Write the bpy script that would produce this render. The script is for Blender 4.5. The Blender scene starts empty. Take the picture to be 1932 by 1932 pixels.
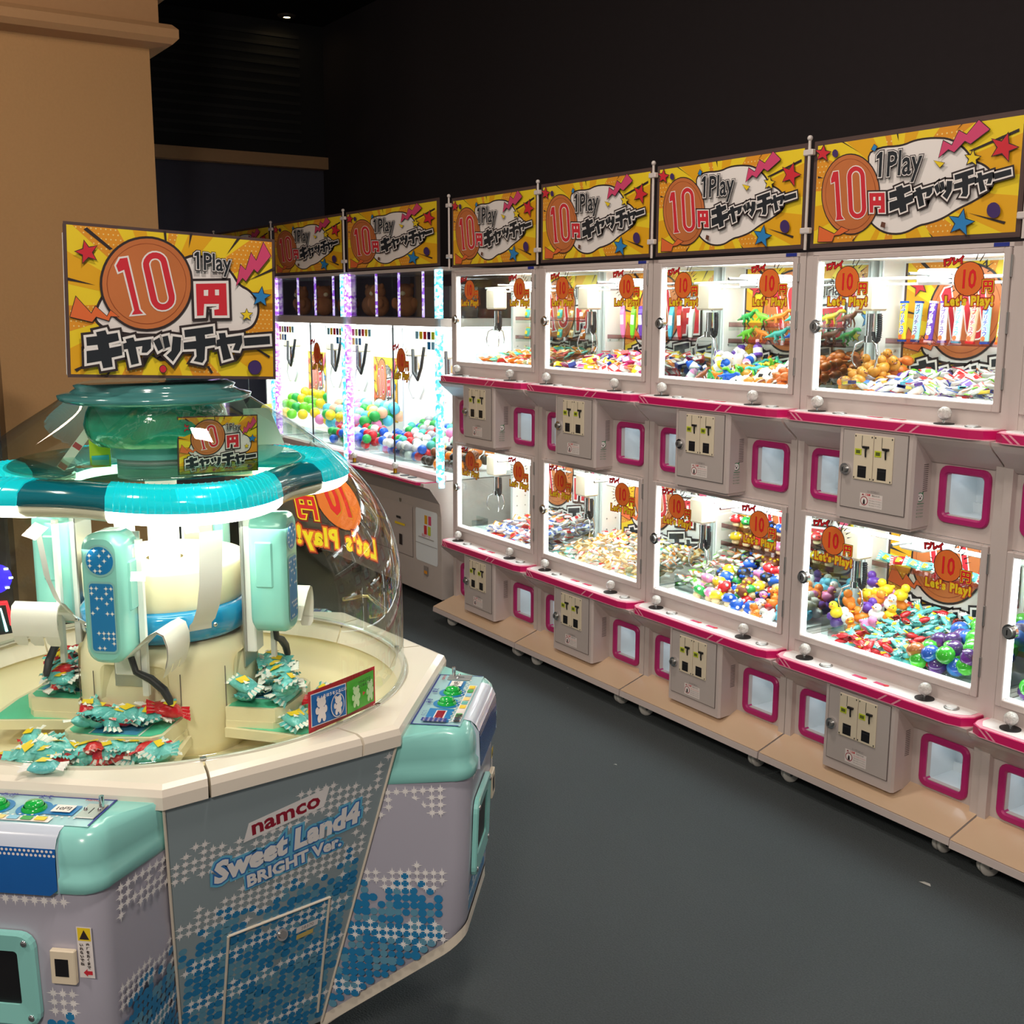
import bpy, math, random
from mathutils import Vector, Matrix
from mathutils.geometry import tessellate_polygon
R_ = math.radians
S = bpy.context.scene
COL = S.collection
random.seed(7)

# ---------------------------------------------------------------- camera
yaw, pitch, roll = -0.99161, -0.179344, 0.002376
f = Vector((math.sin(yaw)*math.cos(pitch), math.cos(yaw)*math.cos(pitch), math.sin(pitch)))
r0 = Vector((math.cos(yaw), -math.sin(yaw), 0)); u0 = r0.cross(f)
rr = math.cos(roll)*r0 + math.sin(roll)*u0
uu = -math.sin(roll)*r0 + math.cos(roll)*u0
cam = bpy.data.objects.new('camera', bpy.data.cameras.new('camera'))
COL.objects.link(cam)
M = Matrix((rr, uu, -f)).transposed().to_4x4()
M.translation = Vector((2.17591, -3.35767, 1.87964))
cam.matrix_world = M
cam.data.sensor_width = 36
cam.data.lens = 2127.24/1932*36
cam.data.clip_end = 60
S.camera = cam
# ---------------------------------------------------------------- world, exposure, room lights
w = bpy.data.worlds.new('world'); S.world = w; w.use_nodes = True
w.node_tree.nodes['Background'].inputs[0].default_value = (1.0, 0.88, 0.82, 1)
w.node_tree.nodes['Background'].inputs[1].default_value = 0.19
S.view_settings.view_transform = 'Standard'
S.view_settings.look = 'None'
S.view_settings.gamma = 1
S.view_settings.exposure = 0
S.view_settings.use_curve_mapping = False

def area(name, loc, size, energy, color=(1, 1, 1), target=None, sy=None):
    l = bpy.data.lights.new(name, 'AREA'); l.energy = energy; l.color = color
    l.shape = 'RECTANGLE'; l.size = size; l.size_y = sy or size
    o = bpy.data.objects.new(name, l); COL.objects.link(o); o.location = loc
    if target: o.rotation_euler = (Vector(target)-Vector(loc)).to_track_quat('-Z', 'Y').to_euler()
    return o
# unseen area lights overhead for the room's ceiling light, all outside the frame
area('ceiling_lamp', (1.6, -2.5, 4.35), .35, 52, (1, .88, .78))
area('ceiling_lamp', (-1.2, -1.6, 4.4), .35, 40, (1, .88, .78))
area('ceiling_lamp', (-.6, -5.4, 3.9), .5, 44, (1, .86, .74), (-1.4, -1.0, .8))
area('ceiling_lamp', (-3.2, -3.6, 4.0), .5, 16, (1, .80, .62), (-4.6, -2.0, 2.2))

area('ceiling_lamp', (3.2, -4.6, 3.6), .5, 78, (1, .88, .78), (-.4, -2.6, .6))  # added on the camera side to brighten the candy machine front
# ---------------------------------------------------------------- materials
def lin(h):
    if isinstance(h, str): h = [int(h[i:i+2], 16)/255 for i in (0, 2, 4)]
    return tuple((c/12.92 if c <= .04045 else ((c+.055)/1.055)**2.4) for c in h) + (1,)
MATS = {}
def mat(key, col='FFFFFF', rough=.45, metal=0, emit=0, ecol=None, trans=0, noise=0, nscale=30, bump=0, coat=0, spec=.5):
    if key in MATS: return MATS[key]
    m = bpy.data.materials.new(key); m.use_nodes = True; nt = m.node_tree
    b = nt.nodes['Principled BSDF']
    c = lin(col)
    b.inputs['Base Color'].default_value = c
    b.inputs['Roughness'].default_value = rough
    b.inputs['Metallic'].default_value = metal
    b.inputs['Specular IOR Level'].default_value = spec
    b.inputs['Coat Weight'].default_value = coat
    if emit:
        b.inputs['Emission Color'].default_value = lin(ecol or col); b.inputs['Emission Strength'].default_value = emit
    if trans: b.inputs['Transmission Weight'].default_value = trans
    if noise or bump:
        tc = nt.nodes.new('ShaderNodeTexCoord'); n = nt.nodes.new('ShaderNodeTexNoise')
        n.inputs['Scale'].default_value = nscale; n.inputs['Detail'].default_value = 4
        nt.links.new(tc.outputs['Object'], n.inputs['Vector'])
        if noise:
            mx = nt.nodes.new('ShaderNodeMix'); mx.data_type = 'RGBA'
            mx.inputs[6].default_value = tuple(v*(1-noise) for v in c[:3])+(1,)
            mx.inputs[7].default_value = tuple(min(1, v*(1+noise)) for v in c[:3])+(1,)
            nt.links.new(n.outputs['Fac'], mx.inputs[0]); nt.links.new(mx.outputs[2], b.inputs['Base Color'])
        if bump:
            bp = nt.nodes.new('ShaderNodeBump'); bp.inputs['Strength'].default_value = bump; bp.inputs['Distance'].default_value = .01
            nt.links.new(n.outputs['Fac'], bp.inputs['Height']); nt.links.new(bp.outputs['Normal'], b.inputs['Normal'])
    MATS[key] = m
    return m
def glass(key, tint='FFFFFF', gloss=.06, rough=.02, edge=.35):
    """thin clear sheet: transparent with a Fresnel-like gloss"""
    if key in MATS: return MATS[key]
    m = bpy.data.materials.new(key); m.use_nodes = True; nt = m.node_tree; nt.nodes.clear()
    o = nt.nodes.new('ShaderNodeOutputMaterial'); t = nt.nodes.new('ShaderNodeBsdfTransparent'); g = nt.nodes.new('ShaderNodeBsdfGlossy')
    t.inputs[0].default_value = lin(tint); g.inputs['Roughness'].default_value = rough
    lw = nt.nodes.new('ShaderNodeLayerWeight'); lw.inputs[0].default_value = .5
    p = nt.nodes.new('ShaderNodeMath'); p.operation = 'POWER'; p.inputs[1].default_value = 3
    k = nt.nodes.new('ShaderNodeMath'); k.operation = 'MULTIPLY_ADD'; k.inputs[1].default_value = edge; k.inputs[2].default_value = gloss
    mx = nt.nodes.new('ShaderNodeMixShader')
    nt.links.new(lw.outputs['Facing'], p.inputs[0]); nt.links.new(p.outputs[0], k.inputs[0]); nt.links.new(k.outputs[0], mx.inputs[0])
    nt.links.new(t.outputs[0], mx.inputs[1]); nt.links.new(g.outputs[0], mx.inputs[2]); nt.links.new(mx.outputs[0], o.inputs[0])
    MATS[key] = m
    return m
WHITE = mat('cabinet_white', 'CDC0BB', .32, noise=.02, nscale=6)
WHITE2 = mat('inner_white', 'F4F4F2', .4, noise=.01, nscale=8)
SEAM = mat('seam_grey', '6E6462', .6, noise=.05)
PINK = mat('pink_trim', 'D01C66', .25, coat=.3, noise=.03, nscale=9)
PINKL = mat('pink_light', 'F2A0B4', .35, noise=.02)
MAGF = mat('magenta_frame', 'B5256F', .35, noise=.03)
CHROME = mat('chrome', 'D8D8D8', .12, 1, bump=.02, nscale=60)
STEEL = mat('brushed_steel', 'B9B9B7', .35, .9, noise=.04)
BLACK = mat('black_plastic', '17171A', .45, noise=.1)
DARK = mat('dark_grey', '33343A', .5, noise=.1)
CREAM = mat('cream_plastic', 'F3E8C4', .35, noise=.02, nscale=5)
IVORY = mat('ivory_plate', 'E6D9BE', .4, noise=.02)
TEAL = mat('teal_plastic', '93DAD2', .22, coat=.4, noise=.04, nscale=4)
TEALD = mat('teal_dark', '2F9088', .3, coat=.3, noise=.04)
GLASS = glass('window_glass', 'FBFFFE', .025, .01, .25)
ACR = glass('clear_acrylic', 'F2FAF8', .07, .02, .5)
ACRP = glass('pink_tint_acrylic', 'F6D6D8', .06, .02, .4)
DOMEG = glass('dome_acrylic', 'F0F5F0', .035, .015, .55)
GLOW = mat('led_white', 'FFFFFF', .5, emit=5.0, ecol='F4FBFF')  # lamp strips; also emission imitating the lit door frame edges
LEDN = mat('niche_led', 'FFFFFF', .5, emit=2.2, ecol='EAF4FF')
PAL = dict(k=mat('print_black', '33292A', .45, noise=.03), w=mat('print_white', 'F2ECE8', .4, noise=.01), y=mat('print_yellow', 'F4D52C', .4, noise=.02),
    Y=mat('print_amber', 'EBAE1E', .4, noise=.02), O=mat('print_orange_ray', 'E79A2A', .4, noise=.03), r=mat('print_red', 'D62F3C', .4, noise=.02), b=mat('print_blue', '2E86C8', .4, noise=.02),
    c=mat('print_copper', 'D07A46', .32, .1, noise=.22, nscale=7), d=mat('print_copper_dark', '9E4E28', .4, noise=.1), o=mat('print_orange', 'E8703A', .4, noise=.02),
    p=mat('print_pink', 'D84A76', .4, noise=.02), v=mat('print_violet', '45306A', .4, noise=.02), g=mat('print_ink', '262B31', .4, noise=.03), n=mat('print_brown', '6A4436', .4, noise=.02),
    B=mat('border_brown', '54403C', .5, noise=.06), D=mat('print_dot', 'F8DC8A', .4, noise=.01), G=mat('print_green', '3FA84C', .4, noise=.02), e=mat('print_grey', '8E8886', .5, noise=.02),
    s=mat('print_sky', '8CCBE8', .4, noise=.02), t=mat('print_teal', '66BDB4', .4, noise=.02), N=mat('print_navy', '27358F', .4, noise=.02), a=mat('print_azure', '1F7FC0', .35, noise=.03), L=mat('print_lime', 'C8D636', .4, noise=.02), q=mat('print_crimson', 'A01C34', .4, noise=.02))

# ---------------------------------------------------------------- mesh builder
class MB:
    def __init__(s): s.v = []; s.f = []; s.m = []; s.s = []; s.mats = []
    def mi(s, m):
        if m not in s.mats: s.mats.append(m)
        return s.mats.index(m)
    def add(s, vs, fs, m, smooth=False, T=None):
        o = len(s.v)
        if T is not None: vs = [tuple(T @ Vector(v)) for v in vs]
        s.v += [tuple(v) for v in vs]; k = s.mi(m)
        for q in fs: s.f.append([o+i for i in q]); s.m.append(k); s.s.append(smooth)
        return s
    def box(s, x0, x1, y0, y1, z0, z1, m, T=None):
        v = [(x, y, z) for z in (z0, z1) for y in (y0, y1) for x in (x0, x1)]
        return s.add(v, [(0, 2, 3, 1), (4, 5, 7, 6), (0, 1, 5, 4), (2, 6, 7, 3), (0, 4, 6, 2), (1, 3, 7, 5)], m, False, T)
    def rbox(s, x0, x1, y0, y1, z0, z1, m, b=.006, T=None):
        """box with chamfered edges"""
        v = []; F = []
        X = (x0, x1); Y = (y0, y1); Z = (z0, z1); sg = (1, -1)
        idx = {}
        for i in (0, 1):
            for j in (0, 1):
                for k in (0, 1):
                    for a in range(3):
                        p = [X[i]+sg[i]*b, Y[j]+sg[j]*b, Z[k]+sg[k]*b]; p[a] = (X[i], Y[j], Z[k])[a]
                        idx[i, j, k, a] = len(v); v.append(tuple(p))
        for a in range(3):
            o = [q for q in range(3) if q != a]
            for e in (0, 1):
                c = []
                for (p, q) in ((0, 0), (1, 0), (1, 1), (0, 1)):
                    t = [0, 0, 0]; t[a] = e; t[o[0]] = p; t[o[1]] = q; c.append(idx[t[0], t[1], t[2], a])
                F.append(c)
        for a in range(3):
            o = [q for q in range(3) if q != a]
            for p in (0, 1):
                for q in (0, 1):
                    def g(e, w_):
                        t = [0, 0, 0]; t[a] = e; t[o[0]] = p; t[o[1]] = q; return idx[t[0], t[1], t[2], w_]
                    F.append([g(0, o[0]), g(1, o[0]), g(1, o[1]), g(0, o[1])])
        for i in (0, 1):
            for j in (0, 1):
                for k in (0, 1): F.append([idx[i, j, k, a] for a in range(3)])
        return s.add(v, F, m, False, T)
    def prism(s, poly, a, b, m, ax='z', T=None, smooth=False, mtop=None):
        """poly: 2D points; extruded a..b along axis; ax z:(x,y) x:(y,z) y:(x,z)"""
        P = {'z': lambda p, h: (p[0], p[1], h), 'x': lambda p, h: (h, p[0], p[1]), 'y': lambda p, h: (p[0], h, p[1])}[ax]
        n = len(poly); v = [P(p, a) for p in poly]+[P(p, b) for p in poly]
        s.add(v, [(i, (i+1) % n, n+(i+1) % n, n+i) for i in range(n)], m, smooth, T)
        tri = tessellate_polygon([[Vector((p[0], p[1], 0)) for p in poly]])
        s.add(v, [t for t in tri], m, False, T); s.add(v, [[n+i for i in t] for t in tri], mtop or m, False, T)
        return s
    def loft(s, rings, m, close=True, cap0=False, cap1=False, smooth=True, T=None):
        n = len(rings[0]); v = [p for r in rings for p in r]; F = []
        for k in range(len(rings)-1):
            for i in range(n if close else n-1):
                F.append((k*n+i, k*n+(i+1) % n, (k+1)*n+(i+1) % n, (k+1)*n+i))
        s.add(v, F, m, smooth, T)
        if cap0: s.add(rings[0], [list(range(n))], m, False, T)
        if cap1: s.add(rings[-1], [list(range(n))], m, False, T)
        return s
    def lathe(s, prof, m, n=24, c=(0, 0, 0), T=None, a0=0, a1=2*math.pi, smooth=True, cap0=False, cap1=False):
        full = abs(a1-a0-2*math.pi) < 1e-6; k = n if full else n+1
        rings = [[(c[0]+r*math.cos(a0+(a1-a0)*i/n), c[1]+r*math.sin(a0+(a1-a0)*i/n), c[2]+z) for i in range(k)] for r, z in prof]
        return s.loft(rings, m, full, cap0 and full, cap1 and full, smooth, T)
    def cyl(s, c, r, z0, z1, m, n=16, T=None, smooth=True):
        return s.lathe([(r, z0), (r, z1)], m, n, c, T, smooth=smooth, cap0=True, cap1=True)
    def tube(s, pts, r, m, n=8, T=None, caps=True):
        pts = [Vector(p) for p in pts]; rings = []; N = None
        for i, p in enumerate(pts):
            d = (pts[min(i+1, len(pts)-1)]-pts[max(i-1, 0)]).normalized()
            if N is None:
                N = d.orthogonal().normalized()
            N = (N-d*N.dot(d)).normalized(); B = d.cross(N)
            rad = r[i] if isinstance(r, (list, tuple)) else r
            rings.append([tuple(p+rad*(math.cos(2*math.pi*k/n)*N+math.sin(2*math.pi*k/n)*B)) for k in range(n)])
        return s.loft(rings, m, True, caps, caps, True, T)
    def ball(s, c, r, m, nu=14, nv=8, T=None, sc=(1, 1, 1), smooth=True):
        pr = [(math.sin(math.pi*k/nv)*r, -math.cos(math.pi*k/nv)*r) for k in range(nv+1)]
        pr[0] = (1e-4, -r); pr[-1] = (1e-4, r)
        TT = Matrix.Translation(c) @ Matrix.Diagonal((sc[0], sc[1], sc[2], 1))
        return s.lathe(pr, m, nu, (0, 0, 0), (T @ TT) if T is not None else TT, smooth=smooth)
    def mesh(s, name):
        me = bpy.data.meshes.new(name); me.from_pydata(s.v, [], s.f)
        for m in s.mats: me.materials.append(m)
        me.polygons.foreach_set('material_index', s.m); me.polygons.foreach_set('use_smooth', s.s)
        me.update(); return me
    def build(s, name, parent=None, loc=None, rot=None, bevel=0):
        o = bpy.data.objects.new(name, s.mesh(name)); COL.objects.link(o)
        if parent: o.parent = parent
        if loc: o.location = loc
        if rot: o.rotation_euler = rot
        if bevel:
            b = o.modifiers.new('bevel', 'BEVEL'); b.width = bevel; b.segments = 2; b.limit_method = 'ANGLE'; b.angle_limit = R_(40)
        return o
def tag(o, label, cat, group=None):
    o['label'] = label; o['category'] = cat
    if group: o['group'] = group
    return o
def thing(name, label, cat, loc=(0, 0, 0), rz=0, group=None):
    o = bpy.data.objects.new(name, None); COL.objects.link(o); o.location = loc; o.rotation_euler = (0, 0, rz)
    o.empty_display_size = .1
    return tag(o, label, cat, group)
def struct(mb, name, **k):
    o = mb.build(name, **k); o['kind'] = 'structure'; return o
def copy_tree(o, tree):
    """tree = nested list captured once"""
    def rec(t, par):
        c = t[0].copy(); COL.objects.link(c); c.parent = par
        for k in t[1]: rec(k, c)
        return c
    return rec(tree, None)
def capture(o):
    ch = {}
    for q in COL.objects:
        if q.parent: ch.setdefault(q.parent.name, []).append(q)
    def rec(x): return (x, [rec(k) for k in ch.get(x.name, [])])
    return rec(o)
def rrect(x0, x1, y0, y1, r, n=4):
    o = []
    for cx, cy, a in ((x1-r, y0+r, -90), (x1-r, y1-r, 0), (x0+r, y1-r, 90), (x0+r, y0+r, 180)):
        for k in range(n+1): t = R_(a+90*k/n); o.append((cx+r*math.cos(t), cy+r*math.sin(t)))
    return o
def offs(P, d):
    """mitred outward offset of a CCW polygon"""
    n = len(P); o = []
    for i in range(n):
        a = Vector(P[i-1]); b = Vector(P[i]); c = Vector(P[(i+1) % n])
        e1 = (b-a).normalized(); e2 = (c-b).normalized()
        n1 = Vector((e1.y, -e1.x)); n2 = Vector((e2.y, -e2.x)); k = n1+n2
        L = max(k.length_squared/2, .45)
        o.append(tuple(b+k*(d/L)))
    return o
# text -> triangles, cached
TXT = {}
def text2d(s, size=1.0, bold=0.0, shear=0.0, space=1.0):
    key = (s, round(bold, 4), shear, space)
    if key not in TXT:
        cu = bpy.data.curves.new('t', 'FONT'); cu.body = s; cu.size = 1; cu.offset = bold; cu.shear = shear; cu.fill_mode = 'BOTH'
        cu.align_x = 'CENTER'; cu.space_character = space; cu.resolution_u = 2
        o = bpy.data.objects.new('t', cu); COL.objects.link(o)
        me = o.to_mesh(); me.calc_loop_triangles()
        TXT[key] = ([(v.co.x, v.co.y) for v in me.vertices], [tuple(t.vertices) for t in me.loop_triangles])
        o.to_mesh_clear(); bpy.data.objects.remove(o); bpy.data.curves.remove(cu)
    v, f_ = TXT[key]
    return [(x*size, y*size) for x, y in v], f_
def subdiv(vs, fs, d):
    vs = list(vs); out = []; st = [tuple(t) for t in fs]
    while st:
        t = st.pop(); P = [vs[i] for i in t]
        e = [math.dist(P[i], P[(i+1) % 3]) for i in range(3)]; k = e.index(max(e))
        if e[k] < d: out.append(t); continue
        a, b, c = t[k], t[(k+1) % 3], t[(k+2) % 3]; vs.append(((vs[a][0]+vs[b][0])/2, (vs[a][1]+vs[b][1])/2)); m = len(vs)-1
        st += [(a, m, c), (m, b, c)]
    return vs, out
class Art:
    """flat print: coloured polygons stacked in thin layers"""
    def __init__(s): s.L = []; s.n = 0
    def _p(s, vs, fs, c): s.L.append((vs, fs, c, s.n)); s.n += 1
    def poly(s, pts, c, outs=()):
        a = sum(pts[i-1][0]*pts[i][1]-pts[i][0]*pts[i-1][1] for i in range(len(pts)))
        if a < 0: pts = pts[::-1]
        for oc, d in sorted(outs, key=lambda q: -q[1]):
            q = offs(pts, d); s._p(q, tessellate_polygon([[Vector((x, y, 0)) for x, y in q]]), oc)
        s._p(pts, tessellate_polygon([[Vector((x, y, 0)) for x, y in pts]]), c)
    def rect(s, x0, y0, x1, y1, c): s._p([(x0, y0), (x1, y0), (x1, y1), (x0, y1)], [(0, 1, 2), (0, 2, 3)], c)
    def circ(s, x, y, r, c, n=20, ry=None, outs=()): s.poly([(x+r*math.cos(2*math.pi*k/n), y+(ry or r)*math.sin(2*math.pi*k/n)) for k in range(n)], c, outs)
    def text(s, t, x, y, size, c, bold=0, outs=(), shear=0, rot=0, sx=1, space=1.0, arc=0):
        ca, sa = math.cos(rot), math.sin(rot)
        for cc, b in [(oc, bold+d) for oc, d in sorted(outs, key=lambda q: -q[1])]+[(c, bold)]:
            v, fs = text2d(t, size, b/size if size else 0, shear, space)
            s._p([(x+(px*sx)*ca-py*sa, y+(px*sx)*sa+py*ca) for px, py in v], fs, cc)
    def layer(s): s.n += 1
    def build(s, name, fn, parent=None, eps=.00025, loc=None, pal=None, clip=None, sub=0):
        """fn(u, v, h) -> xyz"""
        mb = MB(); pal = pal or PAL
        for vs, fs, c, k in s.L:
            if not fs: continue
            if sub: vs, fs = subdiv(vs, fs, sub)
            if clip and any(not (clip[0] <= x <= clip[2] and clip[1] <= y <= clip[3]) for x, y in vs):
                v2, f2 = [], []
                for t in fs:
                    q = clip_rect([vs[i] for i in t], *clip)
                    if len(q) > 2: f2.append(list(range(len(v2), len(v2)+len(q)))); v2 += q
                vs, fs = v2, f2
                if not fs: continue
            mb.add([fn(x, y, eps*(k+1)) for x, y in vs], fs, (pal[c] if isinstance(c, str) else c))
        return mb.build(name, parent, loc)
    def into(s, mb, fn, eps=.00025):
        for vs, fs, c, k in s.L:
            if fs: mb.add([fn(x, y, eps*(k+1)) for x, y in vs], fs, (PAL[c] if isinstance(c, str) else c))
BOX=[('w',[196,216,332,200,782,231,847,244,884,268,906,319,904,369,869,423,809,447,775,501,729,547,615,574,547,561,338,431,180,381,150,333,129,276,141,245],[('k',12)]),('k',[199,573,213,579,102,665,87,655],[]),('k',[12,440,12,427,132,413],[]),('k',[452,631,461,628,459,678,447,677],[]),('k',[565,608,585,678,572,677],[]),('k',[750,592,824,678,805,674],[]),('k',[870,484,839,469,999,537,998,551],[]),('k',[37,25,78,54,65,53,27,36],[]),('k',[168,3,187,24,176,24,155,0],[]),('k',[661,25,673,30,653,62,642,57],[]),('k',[963,104,967,115,912,145,894,145],[]),('k',[416,80,515,93,527,114,373,106],[]),('c',[569,471,565,498,556,523,544,547,529,568,511,587,491,604,468,617,444,627,418,634,392,637,365,636,338,632,312,625,287,615,263,601,241,585,221,566,204,545,189,522,177,498,168,472,162,446,160,420,161,394,165,368,173,344,184,321,198,299,214,280,234,264,255,250,278,239,303,231,329,227,356,226,383,229,410,235,436,244,461,257,484,273,505,292,524,314,540,337,553,362,562,389,568,416,571,444],[('k',11)]),('d',[548,472,541,500,530,526,515,550,496,571,474,589,449,602,422,611,394,615,365,615,336,611,308,602,281,589,257,572,235,552,216,529,201,504,189,477,182,449,179,421,181,393,187,366,197,340,211,316,229,296,250,278,274,264,300,254,328,248,357,247,386,250,414,258,442,270,467,287,491,307,510,330,527,356,539,384,546,413,549,442],[]),('c',[544,471,538,498,527,524,512,548,493,568,472,585,447,598,421,607,393,612,365,612,336,607,309,599,283,586,259,570,237,550,219,527,204,503,193,476,186,449,183,421,185,394,190,367,200,342,214,319,231,298,252,281,275,267,301,257,328,252,357,251,385,254,413,262,440,274,465,290,488,309,507,332,523,357,535,385,543,413,546,442],[]),('o',[16,268,110,249,128,273,184,257,193,278,229,277,193,304,177,275,127,319,108,285,43,357],[('k',3)]),('r',[233,477,259,489,300,309,288,288,341,295,324,312,274,544,241,537,223,505],[('w',8)]),('r',[457,538,451,554,440,566,425,574,408,577,390,575,373,567,360,555,350,540,345,523,346,506,377,355,384,340,395,327,409,318,427,315,445,317,461,324,476,336,486,351,490,368,490,386],[('w',7)]),('w',[429,530,426,538,420,544,413,548,404,549,396,548,387,545,381,539,376,531,373,523,374,514,406,363,409,355,414,349,421,345,430,343,439,344,447,347,454,353,459,361,461,369,461,378],[]),('c',[423,528,420,534,416,539,410,542,404,543,397,542,391,539,385,535,382,529,380,522,380,516,412,365,414,359,418,354,424,350,431,349,438,350,444,353,449,357,453,363,455,370,455,376],[]),('r',[595,296,627,299,631,353,704,357,703,332,680,328,681,301,745,304,742,456,592,445],[('w',12),('k',24)]),('w',[630,391,651,392,652,420,630,418],[]),('w',[685,396,705,397,705,424,685,423],[]),('r',[79,567,45,554,77,542,75,506,100,534,133,525,116,555,138,585,103,575,84,603],[('k',4)]),('b',[907,417,871,417,896,395,883,363,915,380,943,361,937,393,968,413,932,416,924,448],[('k',4)]),('y',[835,320,813,318,830,306,824,286,842,298,860,288,855,307,872,321,850,321,843,339],[('k',3)]),('p',[895,572,869,607,840,524,814,547,789,444,823,487,840,471,882,532,900,517,970,601,933,662],[('k',3)]),('v',[912,68,908,78,900,85,891,90,881,91,870,89,861,84,853,77,848,67,846,57,848,47,852,37,860,30,869,25,879,24,890,25,899,30,907,38,912,47,914,58],[('k',2)]),('r',[438,49,435,54,430,58,424,59,418,58,413,54,410,49,409,43,410,37,413,31,418,28,424,27,430,28,435,32,438,37,439,43],[('k',3)]),('g',[126,186,78,179,80,141,127,147,130,126,78,118,78,63,142,75,149,42,192,50,188,91,237,103,234,146,180,134,177,156,224,169,218,204,171,195,164,214,122,203],[('w',11),('k',22)]),('g',[258,161,242,155,244,129,262,132,276,59,312,68,299,141,329,147,325,116,349,117,369,137,371,180,295,168,289,186,253,176],[('w',11),('k',22)]),('g',[403,125,426,139,410,189,381,172],[('w',11),('k',22)]),('g',[434,138,460,148,450,199,423,192],[('w',11),('k',22)]),('g',[465,129,441,107,471,78,508,130,513,192,473,196],[('w',11),('k',22)]),('g',[531,193,582,200,585,178,524,168,525,136,584,140,586,105,571,83,614,75,625,92,629,152,682,162,681,197,630,190,628,208,671,216,669,250,528,227],[('w',11),('k',22)]),('g',[702,190,686,184,687,153,704,157,718,88,759,100,739,166,781,172,767,139,798,137,816,176,814,212,734,199,730,221,697,217],[('w',11),('k',22)]),('g',[827,160,961,173,959,213,824,199],[('w',11),('k',22)])]
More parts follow.
